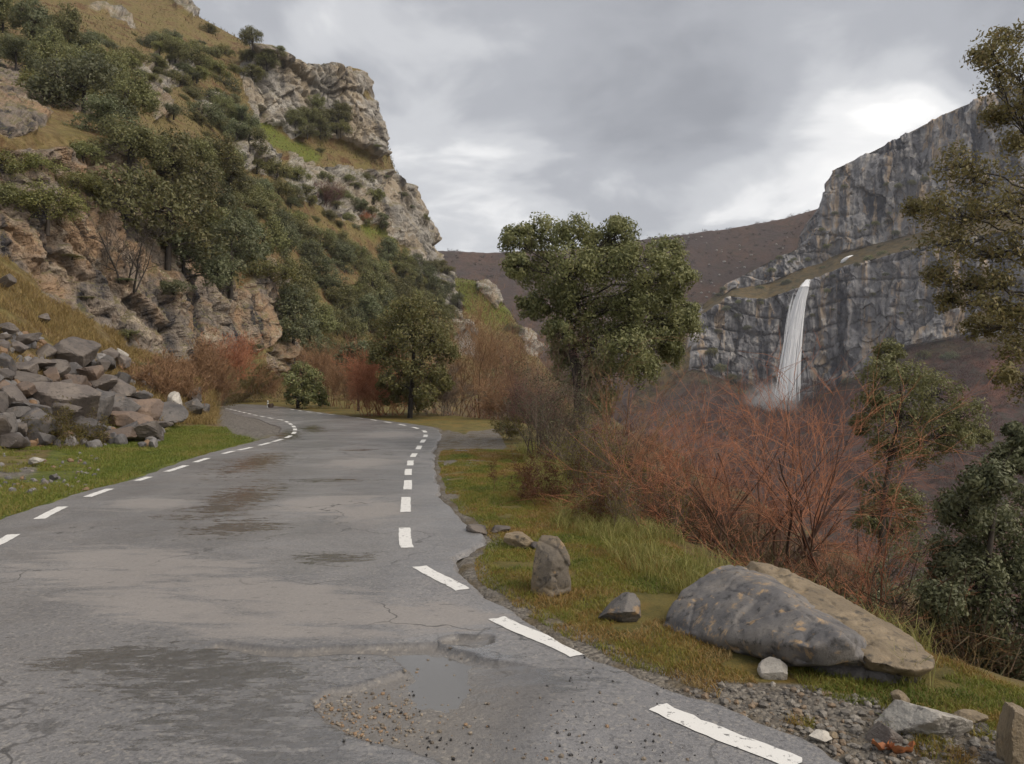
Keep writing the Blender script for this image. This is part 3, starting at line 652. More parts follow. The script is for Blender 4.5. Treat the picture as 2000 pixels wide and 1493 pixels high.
for i_, (a_, b_) in enumerate(_qk): _cell.setdefault((a_, b_), []).append(i_)
def road_z_fast(x, y):
    a, b = int(math.floor(x / .25)), int(math.floor(y / .25)); ids = []
    for i in (-1, 0, 1):
        for j in (-1, 0, 1): ids += _cell.get((a + i, b + j), [])
    if not ids: return 0.012
    ids = np.array(ids); d = (roadP[ids, 0] - x) ** 2 + (roadP[ids, 1] - y) ** 2
    k = ids[np.argsort(d)[:4]]; return float(roadP[k, 2].max())
def arc_at(path, pt):
    A = cr(path, 12); seg = np.linalg.norm(np.diff(A, axis=0), axis=1); S_ = np.concatenate([[0], np.cumsum(seg)])
    return S_[np.argmin(((A - np.array(pt)) ** 2).sum(1))]
DR = [((1555,1497),(1285,1387)), ((1130,1285),(970,1212)), ((905,1156),(820,1110)), ((795,1073),(790,1033)), ((792,1002),(793,973)), ((796,958),(797,940)), ((797,930),(798,918)), ((801,911),(802,901)), ((806,894),(810,887)), ((816,879),(820,872)), ((824,866),(828,860))]
seedk = 0
dashes = []
for a_, b_ in DR: dashes.append((RLINE, arc_at(RLINE, ground(*a_)[:2]), arc_at(RLINE, ground(*b_)[:2])))
s_ = arc_at(RLINE, ground(831, 855)[:2])
while s_ < arc_at(RLINE, ground(560, 800)[:2]): dashes.append((RLINE, s_, s_ + 0.95)); s_ += 2.0
DL = [((-60,1090),(30,1045)), ((65,1017),(135,992)), ((163,973),(223,957)), ((256,942),(306,933)), ((322,924),(370,911)), ((376,905),(420,896)), ((434,888),(461,883)), ((470,881),(496,875)), ((503,872),(527,866)), ((531,864),(550,859))]
for a_, b_ in DL: dashes.append((LLINE, arc_at(LLINE, ground(*a_)[:2]), arc_at(LLINE, ground(*b_)[:2])))
s_ = arc_at(LLINE, ground(556, 857)[:2])
while s_ < arc_at(LLINE, ground(420, 794)[:2]): dashes.append((LLINE, s_, s_ + 1.0)); s_ += 1.75
for path, s0, s1 in dashes:
    seedk += 1
    me, c = dash(path, min(s0, s1), max(s0, s1), 0.125, 0.012 if seedk == 1 else 0.003, seedk)
    link('edge_dash', me, mt, road)
# ------------------------------------------------------------------ stones
import bmesh
_ico = {}
def ico(sub):
    if sub not in _ico:
        bm = bmesh.new(); bmesh.ops.create_icosphere(bm, subdivisions=sub, radius=1.0)
        _ico[sub] = (np.array([v.co[:] for v in bm.verts]), np.array([[v.index for v in f.verts] for f in bm.faces])); bm.free()
    return _ico[sub]
def rock_mesh(dims, seed, planes=11, sub=4, rough=0.06, soft=0.03, flat_top=0.0):
    """angular stone: a sphere cut by random planes, edges worn, surface roughened; dims are full sizes"""
    rs = np.random.RandomState(seed); D0, Fc = ico(sub)
    n = rs.normal(size=(planes, 3)); n /= np.linalg.norm(n, axis=1, keepdims=True); h = rs.uniform(0.58, 0.86, planes)
    if flat_top: n[0] = (0.1, 0, 1); n[0] /= np.linalg.norm(n[0]); h[0] = flat_top
    dn = D0 @ n.T
    r = np.where(dn > 0.05, h / np.maximum(dn, 0.05), 9.0)
    r = np.minimum(r, 1.5)
    k = 2.2 / soft; rr = -np.log(np.exp(-k * r).sum(1) + np.exp(-k * 1.35)) / k
    V = D0 * rr[:, None]
    V = V * (1 + rough * fbm(V * 2.2 + seed * 3.1, 4, seed)[:, None] + rough * 0.4 * fbm(V * 9 + seed, 3, seed + 5)[:, None])
    V /= np.abs(V).max(0)
    V = V * np.array(dims) / 2
    return mesh_np('rock', V, Fc, False)
def stone_mat(name, base, light, dark, scale=1.0, lichen=0.0, rough=0.62):
    m, t = new_mat(name); p = t.a('ShaderNodeTexCoord').outputs['Object']
    rnd = t.a('ShaderNodeObjectInfo').outputs['Random']
    v3 = t.a('ShaderNodeVectorMath', {0: p, 1: t.a('ShaderNodeCombineXYZ', {0: t.m('MULTIPLY', rnd, 37.0), 1: rnd, 2: rnd}).outputs[0]}, operation='ADD').outputs[0]
    a = t.noise(v3, 1.6 * scale, 4.0, 0.6, 0.5); b = t.noise(v3, 7 * scale, 4.0, 0.7); c = t.noise(v3, 40 * scale, 3.0, 0.7)
    col = t.mix(t.smooth(a, 0.4, 0.62), base, light)
    col = t.mix(t.m('MULTIPLY', t.smooth(b, 0.54, 0.68), 0.75), col, dark)
    col = t.mix(t.m('MULTIPLY', t.smooth(c, 0.5, 0.7), 0.35), col, dark)
    if lichen: col = t.mix(t.m('MULTIPLY', t.smooth(t.noise(v3, 3.3 * scale, 5.0, 0.7, 0.6), 0.55, 0.66), lichen), col, (0.33, 0.22, 0.11))
    hsv = t.a('ShaderNodeHueSaturation', {'Color': col, 'Value': t.m('ADD', t.m('MULTIPLY', rnd, 0.5), 0.75)}).outputs[0]
    finish(t, hsv, rough, t.m('ADD', b, t.m('MULTIPLY', c, 0.5)), 0.6, 0.03 / scale, 0.45)
    return m
M_GREY = stone_mat('stone_grey', (0.094, 0.079, 0.070), (0.146, 0.122, 0.102), (0.036, 0.031, 0.028))
M_BROWN = stone_mat('stone_brown', (0.115, 0.084, 0.066), (0.165, 0.115, 0.082), (0.05, 0.042, 0.038))
M_DARK = stone_mat('stone_dark', (0.070, 0.064, 0.062), (0.12, 0.108, 0.10), (0.03, 0.03, 0.03), 1.0, 0.15)
M_PALE = stone_mat('stone_pale', (0.30, 0.275, 0.24), (0.44, 0.41, 0.36), (0.10, 0.09, 0.08), 2.0)
M_SLAB = stone_mat('stone_slab', (0.092, 0.088, 0.088), (0.150, 0.136, 0.122), (0.022, 0.020, 0.019), 2.4, 0.75)
M_SAND = stone_mat('stone_sand', (0.165, 0.128, 0.082), (0.225, 0.175, 0.112), (0.028, 0.026, 0.024), 1.7, 0.3)
def rot_of(rs, k=0.5): return (rs.uniform(-k, k), rs.uniform(-k, k), rs.uniform(-3.1, 3.1))

# rockfall heap on the slope above the grass: (u, v, w, h, kind) read from an enlarged view; kinds g grey, b brown, d dark, p pale
PILE = [(40,545,90,55,'g'),(140,605,120,65,'g'),(100,655,90,50,'g'),(30,655,70,60,'g'),(260,675,110,60,'g'),(390,700,270,150,'g'),(600,745,110,70,'d'),(690,730,60,60,'g'),
 (30,745,100,90,'d'),(130,785,140,80,'g'),(200,740,170,50,'g'),(290,765,150,85,'g'),(410,795,140,80,'d'),(510,830,160,110,'b'),(640,885,170,110,'g'),(690,830,100,80,'d'),(560,870,170,90,'g'),
 (285,828,105,95,'b'),(30,815,80,60,'g'),(150,840,190,80,'g'),(330,945,330,210,'g'),(520,1000,150,180,'d'),(615,970,220,100,'d'),(795,1005,185,160,'b'),(770,935,130,55,'d'),
 (120,900,120,75,'b'),(60,935,160,110,'g'),(170,1000,230,90,'d'),(180,1075,230,120,'d'),(340,1030,170,110,'g'),(40,1095,130,120,'d'),(60,1170,130,60,'g'),(230,1165,120,60,'d'),
 (520,1110,150,85,'d'),(690,1050,230,90,'b'),(790,1130,220,90,'g'),(610,1150,190,60,'b'),(940,1020,190,80,'d'),(905,1085,120,50,'g'),(720,1130,100,90,'d'),(430,885,120,120,'b'),
 (860,1140,110,50,'d'),(350,870,120,60,'g'),(720,975,100,60,'g'),(250,900,110,70,'g'),(560,760,100,60,'g'),(300,1120,90,50,'g'),(100,1020,120,70,'d'),(440,1060,100,60,'d'),
 (-60,700,120,90,'g'),(-70,830,150,110,'d'),(-60,960,150,120,'g'),(-60,1090,140,120,'g'),(20,600,80,50,'g'),(840,1060,80,50,'b'),(0,870,110,80,'b'),(480,740,110,60,'d'),(90,1110,110,70,'g')]
PLAB = {5: 'broad smooth grey boulder lying along the top of the rockfall heap', 17: 'rounded reddish brown boulder perched amid grey ones in the rockfall heap', 20: 'largest pale grey boulder, bulging from the middle of the rockfall heap',
        23: 'orange brown boulder with a dark underside at the roadward end of the heap', 21: 'upright dark oval boulder leaning beside the largest boulder of the heap', 28: 'dark flat topped boulder overhanging the yellow green cushion bush', 13: 'dark brown split boulder high in the rockfall heap',
        35: 'long low grey boulder on the grass at the front of the heap', 37: 'long dark slab sliding off the roadward end of the heap', 36: 'flat brown slab half sunk in grass at the front of the heap'}
KM = {'g': M_GREY, 'b': M_BROWN, 'd': M_DARK, 'p': M_PALE}
KL = {'g': 'angular grey boulder in the rockfall heap on the grassy slope', 'b': 'brown stained boulder among grey ones in the rockfall heap', 'd': 'dark wet looking boulder in the rockfall heap on the slope'}
def heap_label(u, v, w_, k):
    row = 'at the crest of the rockfall heap,' if v < 760 else 'at the grassy foot of the rockfall heap,' if v > 1040 else 'midway up the rockfall heap,'
    end = 'roadward end' if u > 480 else 'central part' if u > 180 else 'end away from the bend'
    sz = 'large' if w_ > 145 else 'small' if w_ < 100 else 'middling'
    return f"{sz} {dict(g='grey', b='brown', d='dark')[k]} boulder {row} {end}"
for i, (u, v, w_, h_, k) in enumerate(PILE):
    rs = np.random.RandomState(400 + i)
    px, py = .35 * u, 450 + .35 * v
    b = hit_hill(max(px, -60), py + 0.28 * h_ * .35, 8.0)
    if b is None: continue
    s_ = b.y / F * .35; wd, hg = w_ * s_ * 1.28, h_ * s_ * 1.45
    me = rock_mesh((wd, max(wd, hg) * rs.uniform(.75, 1.0), hg), 400 + i, rs.randint(11, 17), 4, 0.06, 0.022)
    c = unproj(px, py, b.y - 0.10 * wd)
    o = link('boulder', me, KM[k], label=PLAB.get(i, heap_label(u, v, w_, k)), cat='boulder', group='boulders of the rockfall heap', loc=c)
    o.rotation_euler = (rs.uniform(-.12, .12), rs.uniform(-.15, .15), rs.uniform(-.3, .3))
# small rubble wedged between them
V0, F0 = ico(1)
def pebble_mesh(name, centers, sizes, seed, sub=1, flat=0.65):
    """many loose stones as one mesh, for what nobody could count"""
    rs = np.random.RandomState(seed); D0, Fc = ico(sub); n = len(centers); m = len(D0)
    nn = rs.normal(size=(n, 5, 3)); nn /= np.linalg.norm(nn, axis=2, keepdims=True); hh = rs.uniform(.55, .95, (n, 5))
    r = np.ones((n, m))
    for k in range(5):
        dn = np.einsum('mk,nk->nm', D0, nn[:, k]); r = np.minimum(r, np.where(dn > .05, hh[:, k:k + 1] / np.maximum(dn, .05), 9))
    Vv = D0[None] * r[:, :, None] * (np.asarray(sizes)[:, None, None] / 2) * np.stack([rs.uniform(.8, 1.3, n), rs.uniform(.7, 1.1, n), rs.uniform(.5, .9, n) * flat / .65], 1)[:, None]
    a = rs.uniform(0, 6.28, n); ca, sa = np.cos(a)[:, None], np.sin(a)[:, None]
    X, Y = Vv[..., 0] * ca - Vv[..., 1] * sa, Vv[..., 0] * sa + Vv[..., 1] * ca
    Vv = np.stack([X, Y, Vv[..., 2]], 2) + np.asarray(centers)[:, None]
    Ff = (Fc[None] + (np.arange(n) * m)[:, None, None]).reshape(-1, 3)
    me = mesh_np(name, Vv.reshape(-1, 3), Ff, False); attr(me, 'var', np.repeat(rs.uniform(size=n), m)); return me
def pebble_mat(name, lo, hi, warm, rough=.6):
    m, t = new_mat(name); v = at(t, 'var'); col = t.mix(v, lo, hi)
    col = t.mix(t.smooth(t.m('FRACT', t.m('MULTIPLY', v, 7.31)), .7, .8), col, warm)
    c = t.noise(pos(t), 90.0, 2.0); col = t.mix(t.m('MULTIPLY', t.smooth(c, .5, .65), .4), col, tuple(x * .5 for x in lo))
    finish(t, col, rough, c, .4, .004, .4); return m
rs = np.random.RandomState(77)
cs, ss = [], []
for _ in range(700):
    px, py = rs.uniform(-20, 330), rs.uniform(640, 870)
    b = hit_hill(px, py, 6.0)
    if b is None or b.y > 34 or py < 640 + 0.25 * px: continue
    s_ = rs.uniform(.10, .42); cs.append((b.x, b.y, b.z + s_ * .2)); ss.append(s_)
for _ in range(170):
    px, py = rs.uniform(-20, 190), rs.uniform(880, 960)
    b = hit_hill(px, py, 8.0)
    if b is None: continue
    s_ = .02 + .10 * rs.rand() ** 3; cs.append((b.x, b.y, b.z + s_ * .15)); ss.append(s_)
M_RUB = pebble_mat('rubble', (0.09, 0.085, 0.085), (0.22, 0.205, 0.195), (0.20, 0.125, 0.07))
link('rubble', pebble_mesh('rubble', cs, ss, 5, 2, .9), M_RUB, label='small broken rubble filling gaps below the heap', cat='rubble', kind='stuff')
# single stones outside the heap
def single(px, py_base, wpx, hpx, mat, label, seed, D=None, planes=13, sub=5, sink=.15, depth=.9, name='rock', rot=None, hillside=False, rough=.07, soft=.022, flat_top=0, group=None):
    if hillside:
        b = hit_hill(px, py_base, 8.0); D = b.y
    elif D is None: D = ground(px, py_base).y
    s_ = D / F; wd, hg = wpx * s_, hpx * s_ * (1 + sink)
    me = rock_mesh((wd, wd * depth, hg), seed, planes, sub, rough, soft, flat_top)
    o = link(name, me, mat, label=label, cat='rock', loc=unproj(px, py_base - hpx * (0.5 - sink / 2), D + wd * depth * .35), group=group)
    o.rotation_euler = rot or (0, 0, np.random.RandomState(seed).uniform(-.3, .3)); return o
single(381, 806, 42, 30, M_DARK, 'dark wedge shaped rock beside the road below the pale lichened one', 501, hillside=True)
single(378, 790, 30, 34, M_GREY, 'tilted dark grey rock slab leaning on the bank at the bend', 502, hillside=True)
single(346, 806, 36, 42, M_PALE, 'pale mottled rock on the bank between the heap and the bend', 503, hillside=True)
single(400, 806, 30, 18, M_DARK, 'low dark rock on the road edge at the bend', 504, hillside=True)
single(105, 940, 18, 14, M_DARK, 'small dark grey stone alone on the stony verge', 505, hillside=True)
single(70, 905, 34, 14, M_PALE, 'white stone lying flat on the stony verge below the heap', 506, hillside=True)
single(14, 560, 36, 26, M_GREY, 'smooth grey rock embedded in the tawny slope below the cliff', 507, hillside=True)
single(88, 630, 34, 20, M_GREY, 'grey rock half buried in the tawny grass slope', 508, hillside=True)
single(222, 706, 40, 28, M_GREY, 'grey rock at the crest of the heap beside tawny grass', 509, hillside=True)
single(236, 700, 26, 20, M_PALE, 'small pale rock above the heap near the green bush', 510, hillside=True)

# roadside stones on the valley side
M_POST = stone_mat('stone_post', (0.125, 0.105, 0.082), (0.20, 0.155, 0.10), (0.035, 0.032, 0.030), 2.2, 0.7, .8)
single(1216, 1222, 98, 62, M_SLAB, 'small pointed blue grey rock in grass beside the big boulder', 611, planes=9, depth=.7)
single(1518, 1332, 76, 46, M_PALE, 'small pale pointed rock in the grass below the big boulder', 612, planes=9, depth=.8)
single(1008, 1070, 74, 34, M_SAND, 'squat tan block at the asphalt edge next to the marker stone', 613, planes=8, flat_top=.7)
single(935, 1042, 50, 24, M_GREY, 'low grey slab end embedded at the asphalt edge', 614, planes=8, flat_top=.6, depth=1.4)
single(975, 1040, 46, 18, M_GREY, 'flat grey slab set in the verge behind the asphalt edge', 615, planes=8, flat_top=.6)
single(1055, 1072, 40, 14, M_GREY, 'small flat stone at the foot of the marker stone', 616, planes=8)
single(1795, 1448, 165, 84, M_PALE, 'knobbly grey and white lichened rock on the stony verge', 617, planes=12, sub=5, rough=.12)
single(1722, 1452, 72, 44, M_GREY, 'small blue grey rock against the knobbly lichened rock', 618, planes=9)
single(1893, 1424, 74, 48, M_SAND, 'rounded tan stone behind the knobbly lichened rock', 619, planes=10, soft=.14)
single(1992, 1520, 110, 150, M_SAND, 'tall pinkish tan rock at the stony verge corner', 620, planes=9, sub=5, rough=.08)
single(1925, 1442, 50, 26, M_GREY, 'flat dark stone between the tan stone and the tall rock', 621, planes=8)
single(1600, 1448, 50, 18, M_PALE, 'flat whitish stone in the patch of grass', 622, planes=8)
single(1625, 1440, 22, 14, M_SAND, 'small orange pebble on the whitish flat stone', 623, planes=8)
single(1760, 1388, 40, 40, M_SAND, 'small upright tan stone under the end of the big boulder', 624, planes=8)
single(528, 797, 13, 11, M_BROWN, 'little brown kerb stone on the grass at the far bend', 625, planes=6)

# ------------------------------------------------------------------ the big split boulder
def hull_rock(name, pts, voxel, mat, parent, label, seed, amp=.03, pits=.016, smooth=1):
    """boulder block: hull of its corner points, corners worn, surface weathered and pitted"""
    bm = bmesh.new()
    for p_ in pts: bm.verts.new(unproj(*p_))
    r_ = bmesh.ops.convex_hull(bm, input=bm.verts[:])
    bmesh.ops.delete(bm, geom=[g_ for g_ in r_['geom_interior'] if isinstance(g_, bmesh.types.BMVert)], context='VERTS')
    me0 = bpy.data.meshes.new(name); bm.to_mesh(me0); bm.free()
    o0 = bpy.data.objects.new(name, me0); C.objects.link(o0); md = o0.modifiers.new('r', 'REMESH'); md.mode = 'VOXEL'; md.voxel_size = voxel
    dg = bpy.context.evaluated_depsgraph_get(); me = bpy.data.meshes.new_from_object(o0.evaluated_get(dg)); bpy.data.objects.remove(o0)
    bm = bmesh.new(); bm.from_mesh(me)
    for _ in range(smooth): bmesh.ops.smooth_vert(bm, verts=bm.verts[:], factor=.5, use_axis_x=True, use_axis_y=True, use_axis_z=True)
    bm.normal_update(); V = np.array([v.co[:] for v in bm.verts]); Nn_ = np.array([v.normal[:] for v in bm.verts])
    f1, f2, cid, tl = worley(V * 2.6 + seed, seed); g1_, _, cid2_, _ = worley(V * 16 + seed, seed + 9)
    dsp = amp * (1.2 * fbm(V * 2.2, 4, seed) + .9 * tl + .35 * fbm(V * 12, 3, seed + 3) - .5 * np.exp(-(f2 - f1) * 40)) - pits * (cid2_ > .82) * sstep(g1_, .42, .15)
    V = V + Nn_ * dsp[:, None]
    for v, c_ in zip(bm.verts, V): v.co = c_
    for f in bm.faces: f.smooth = True
    bm.to_mesh(me); bm.free(); return link(name, me, mat, parent, label)
bb = bpy.data.objects.new('split_boulder', None); C.objects.link(bb)
bb['label'] = 'huge long split boulder lying on the verge edge beside the red bush'; bb['category'] = 'boulder'
hull_rock('front_block', [(1288,1232,5.0),(1300,1200,5.05),(1330,1150,5.2),(1400,1110,5.3),(1440,1102,5.35),(1500,1126,5.2),(1600,1188,4.7),(1690,1246,4.25),(1300,1250,4.95),(1401,1268,4.75),(1523,1304,4.35),(1570,1304,4.1),(1582,1264,4.0),(1645,1240,4.0),(1590,1306,4.05),(1700,1300,4.05),(1320,1240,5.7),(1500,1260,5.7),(1690,1300,4.7)], .016, M_SLAB, bb, 'smooth blue grey front half of the boulder', 31)
hull_rock('rear_block', [(1425,1118,5.55),(1465,1090,5.55),(1520,1104,5.45),(1600,1146,5.25),(1700,1196,4.85),(1790,1246,4.45),(1828,1282,4.15),(1500,1140,5.2),(1600,1200,4.8),(1688,1254,4.2),(1700,1292,3.98),(1790,1312,3.92),(1824,1304,3.95),(1700,1312,4.05),(1790,1326,4.0),(1500,1250,5.9),(1800,1325,4.6)], .016, M_SAND, bb, 'tan rear half of the boulder with black spots', 47, .04, .022)
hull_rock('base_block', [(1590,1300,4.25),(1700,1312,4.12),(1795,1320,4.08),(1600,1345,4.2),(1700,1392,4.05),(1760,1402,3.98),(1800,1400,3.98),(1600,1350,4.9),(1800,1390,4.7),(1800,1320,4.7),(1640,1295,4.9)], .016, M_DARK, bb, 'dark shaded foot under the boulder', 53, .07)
ms_ = hull_rock('standing_stone', [(1038,1168,5.80),(1113,1156,5.76),(1112,1092,5.78),(1100,1062,5.82),(1088,1047,5.88),(1058,1045,5.90),(1046,1062,5.84),(1040,1110,5.78),(1075,1168,5.70),(1078,1095,5.72),(1042,1168,6.0),(1112,1158,6.0),(1108,1080,6.0),(1090,1050,6.0),(1052,1052,6.02)], .0075, M_POST, None, 'weathered upright marker stone with ochre patches on the mossy verge', 64, .022, .008)
ms_['category'] = 'marker stone'
# gravel, loose pebbles, asphalt crumbs
rs = np.random.RandomState(9); cs, ss = [], []
while len(cs) < 2600:
    px, py = rs.uniform(1180, 2020), rs.uniform(1330, 1500)
    if not in_poly(np.array([px]), np.array([py]), [(1250,1345),(1400,1335),(1560,1345),(1750,1388),(2040,1470),(2040,1520),(1560,1500),(1380,1400)])[0]: continue
    g = ground(px, py); s_ = .006 + .05 * rs.rand() ** 5; cs.append((g.x, g.y, s_ * .10)); ss.append(s_)
cs = np.array(cs); cs[:, 2] += verge_height(cs[:, :2])[0]
M_PEB = pebble_mat('pebbles', (0.095, 0.085, 0.075), (0.26, 0.235, 0.20), (0.20, 0.145, 0.095))
link('gravel', pebble_mesh('gravel', cs, ss, 6, 1), M_PEB, label='loose brown gravel scattered over the verge by the last dash', cat='gravel', kind='stuff')
cs, ss = [], []
HP = np.array(HOLE)
for _ in range(9000):
    px, py = rs.uniform(560, 1350), rs.uniform(1265, 1500)
    g = ground(px, py)
    inside = in_poly(np.array([g.x]), np.array([g.y]), HOLE)[0]
    rim_ = math.exp(-((px - 690) / 110) ** 2 - ((py - 1395) / 40) ** 2)
    if not inside or rs.rand() > .02 + .95 * rim_: continue
    s_ = .006 + .022 * rs.rand() ** 2.5; cs.append((g.x, g.y, road_z_fast(g.x, g.y) + s_ * .12)); ss.append(s_)
link('patch_gravel', pebble_mesh('patch_gravel', cs, ss, 7, 1), pebble_mat('patch_gravel', (0.11, 0.09, 0.07), (0.30, 0.25, 0.19), (0.26, 0.17, 0.10)), label='small tan stones loose in the worn road patch', cat='gravel', kind='stuff')
cs, ss = [], []
for _ in range(900):
    px, py = rs.uniform(620, 1420), 1270 + 230 * rs.rand() ** .8
    if rs.rand() > math.exp(-((px - 980 - (py - 1380) * .9) / 300) ** 2): continue
    g = ground(px, py); s_ = .005 + .016 * rs.rand() ** 3
    if g.x > 1.0 or vnoise(np.array([[g.x * 3.5, g.y * 3.5, 5.0]]), 77)[0] < rs.uniform(-.2, .7): continue
    cs.append((g.x, g.y, road_z_fast(g.x, g.y) + s_ * .2)); ss.append(s_)
link('asphalt_crumbs', pebble_mesh('asphalt_crumbs', cs, ss, 8, 1, .9), pebble_mat('crumbs', (0.018, 0.017, 0.017), (0.05, 0.047, 0.045), (0.03, 0.028, 0.027), .4), label='black asphalt crumbs strewn over the worn road patch', cat='crumbs', kind='stuff')
# ------------------------------------------------------------------ vegetation tools
def unit(v): return v / (np.linalg.norm(v, axis=-1, keepdims=True) + 1e-9)
def tube_batch(P, R, sides=4):
    """P (n,m,3) polylines, R (n,m) radii -> vertices, quads"""
    n, m = P.shape[:2]; T = unit(np.gradient(P, axis=1))
    ref = np.where(np.abs(T[..., 2:3]) > .9, np.array([1., 0, 0]), np.array([0, 0, 1.])); A = unit(np.cross(T, ref)); B = np.cross(T, A)
    a = np.arange(sides) * 2 * np.pi / sides
    V = P[:, :, None] + R[:, :, None, None] * (A[:, :, None] * np.cos(a)[None, None, :, None] + B[:, :, None] * np.sin(a)[None, None, :, None])
    i = np.arange(n * m * sides).reshape(n, m, sides); j = np.roll(i, -1, 2)
    Fq = np.stack([i[:, :-1], j[:, :-1], j[:, 1:], i[:, 1:]], -1).reshape(-1, 4)
    return V.reshape(-1, 3), Fq
class Geo:
    def __init__(s): s.V, s.F, s.A, s.n = [], [], [], 0
    def add(s, V, Fq, var=0.5):
        s.V.append(V); s.F.append(Fq + s.n); s.A.append(np.broadcast_to(np.asarray(var, float), (len(V),))); s.n += len(V)
    def mesh(s, name, smooth=True):
        me = mesh_np(name, np.concatenate(s.V), np.concatenate(s.F), smooth); attr(me, 'var', np.concatenate(s.A)); return me
def leaves(Cn, Nr, size, rs, aspect=.5):
    """leaf-sized quads at Cn facing roughly Nr"""
    n = len(Cn); Nr = unit(Nr); r = rs.normal(size=(n, 3)); U_ = unit(np.cross(Nr, r)); W_ = np.cross(Nr, U_)
    sz = np.broadcast_to(np.asarray(size), (n,))[:, None]
    k = rs.uniform(-.25, .25, (n, 1))
    V = np.stack([Cn - U_ * sz * .5, Cn + W_ * sz * aspect * .5 + Nr * sz * k * .4, Cn + U_ * sz * .5, Cn - W_ * sz * aspect * .5 + Nr * sz * k * .4], 1)
    return V.reshape(-1, 3), np.arange(n * 4).reshape(n, 4)
def grow(start, dirs, lens, rad, m, rs, wob=.18, up=0.0, taper=.35):
    """n curved shoots; returns P (n,m,3), R (n,m)"""
    n = len(start); P = np.zeros((n, m, 3)); P[:, 0] = start; d = unit(dirs)
    for k in range(1, m):
        d = unit(d + rs.normal(size=(n, 3)) * wob + np.array([0, 0, up]))
        P[:, k] = P[:, k - 1] + d * (lens / (m - 1))[:, None]
    R = rad[:, None] * np.linspace(1, taper, m)[None]
    return P, R
def side_shoots(P, R, per, rs, t0=.25, t1=1.0, ang=.7, lf=(.35, .6), rf=.55, m=5, wob=.15, up=.03, rmin=.0012):
    n, mm = P.shape[:2]; L = np.linalg.norm(np.diff(P, axis=1), axis=2).sum(1)
    idx = np.repeat(np.arange(n), per); t_ = rs.uniform(t0, t1, len(idx)) * (mm - 1); k = np.minimum(t_.astype(int), mm - 2); f = (t_ - k)[:, None]
    st = P[idx, k] * (1 - f) + P[idx, k + 1] * f; tg = unit(P[idx, k + 1] - P[idx, k]); r0 = R[idx, k] * (1 - f[:, 0]) + R[idx, k + 1] * f[:, 0]
    sd = unit(np.cross(tg, rs.normal(size=tg.shape))); a = rs.uniform(.5, 1.2, len(idx))[:, None] * ang
    return grow(st, tg * np.cos(a) + sd * np.sin(a), L[idx] * rs.uniform(*lf, len(idx)), np.maximum(r0 * rf, rmin), m, rs, wob, up)
def leaf_mat(name, dark, light, warm, wf=.25, trans=.35, rough=.5):
    m, t = new_mat(name); v = at(t, 'var'); rnd = t.a('ShaderNodeObjectInfo').outputs['Random']
    col = t.mix(v, dark, light)
    f = t.m('FRACT', t.m('MULTIPLY', v, 5.77)); col = t.mix(t.m('MULTIPLY', t.smooth(f, 1 - wf, 1.0), .8), col, warm)
    col = t.a('ShaderNodeHueSaturation', {'Color': col, 'Hue': t.m('ADD', .485, t.m('MULTIPLY', rnd, .03)), 'Value': t.m('ADD', .72, t.m('MULTIPLY', rnd, .55))}).outputs[0]
    b = t.a('ShaderNodeBsdfPrincipled', {'Base Color': col, 'Roughness': rough, 'Specular IOR Level': .35})
    tr = t.a('ShaderNodeBsdfTranslucent', {'Color': col})
    mx = t.a('ShaderNodeMixShader', {0: trans, 1: b.outputs[0], 2: tr.outputs[0]})
    t.t.links.new(mx.outputs[0], t.a('ShaderNodeOutputMaterial').inputs[0]); return m
def bark_mat(name, a_, b_):
    m, t = new_mat(name); p = t.a('ShaderNodeTexCoord').outputs['Object']; n_ = t.noise(p, 6.0, 3.0, .7)
    v = at(t, 'var'); col = t.mix(t.smooth(t.m('ADD', t.m('MULTIPLY', n_, .5), t.m('MULTIPLY', v, .5)), .3, .7), a_, b_)
    finish(t, col, .8, n_, .5, .02, .25); return m
OAK = leaf_mat('oak_leaves', (0.104, 0.112, 0.044), (0.235, 0.232, 0.098), (0.27, 0.24, 0.11))
OAK2 = leaf_mat('oak_leaves_grey', (0.084, 0.100, 0.050), (0.20, 0.212, 0.110), (0.24, 0.24, 0.13))
OAK3 = leaf_mat('oak_leaves_olive', (0.105, 0.112, 0.038), (0.245, 0.235, 0.085), (0.28, 0.23, 0.09))
OAKR = leaf_mat('oak_leaves_bright', (0.165, 0.158, 0.055), (0.35, 0.318, 0.12), (0.36, 0.28, 0.115))
YEL = leaf_mat('yellow_leaves', (0.09, 0.085, 0.012), (0.19, 0.165, 0.025), (0.21, 0.14, 0.03))
RUST = leaf_mat('rust_leaves', (0.085, 0.038, 0.020), (0.17, 0.075, 0.035), (0.20, 0.11, 0.045))
BARK = bark_mat('bark_dark', (0.030, 0.025, 0.021), (0.075, 0.062, 0.050))
TWIG_RED = bark_mat('twig_red', (0.225, 0.090, 0.050), (0.46, 0.205, 0.112))
TWIG_BROWN = bark_mat('twig_brown', (0.15, 0.085, 0.048), (0.31, 0.185, 0.10))
TWIG_GREY = bark_mat('twig_grey', (0.09, 0.07, 0.058), (0.19, 0.145, 0.115))
TWIG_DARK = bark_mat('twig_dark', (0.06, 0.035, 0.026), (0.16, 0.08, 0.05))
TWIG_PURPLE = bark_mat('twig_purple', (0.085, 0.05, 0.042), (0.18, 0.10, 0.08))

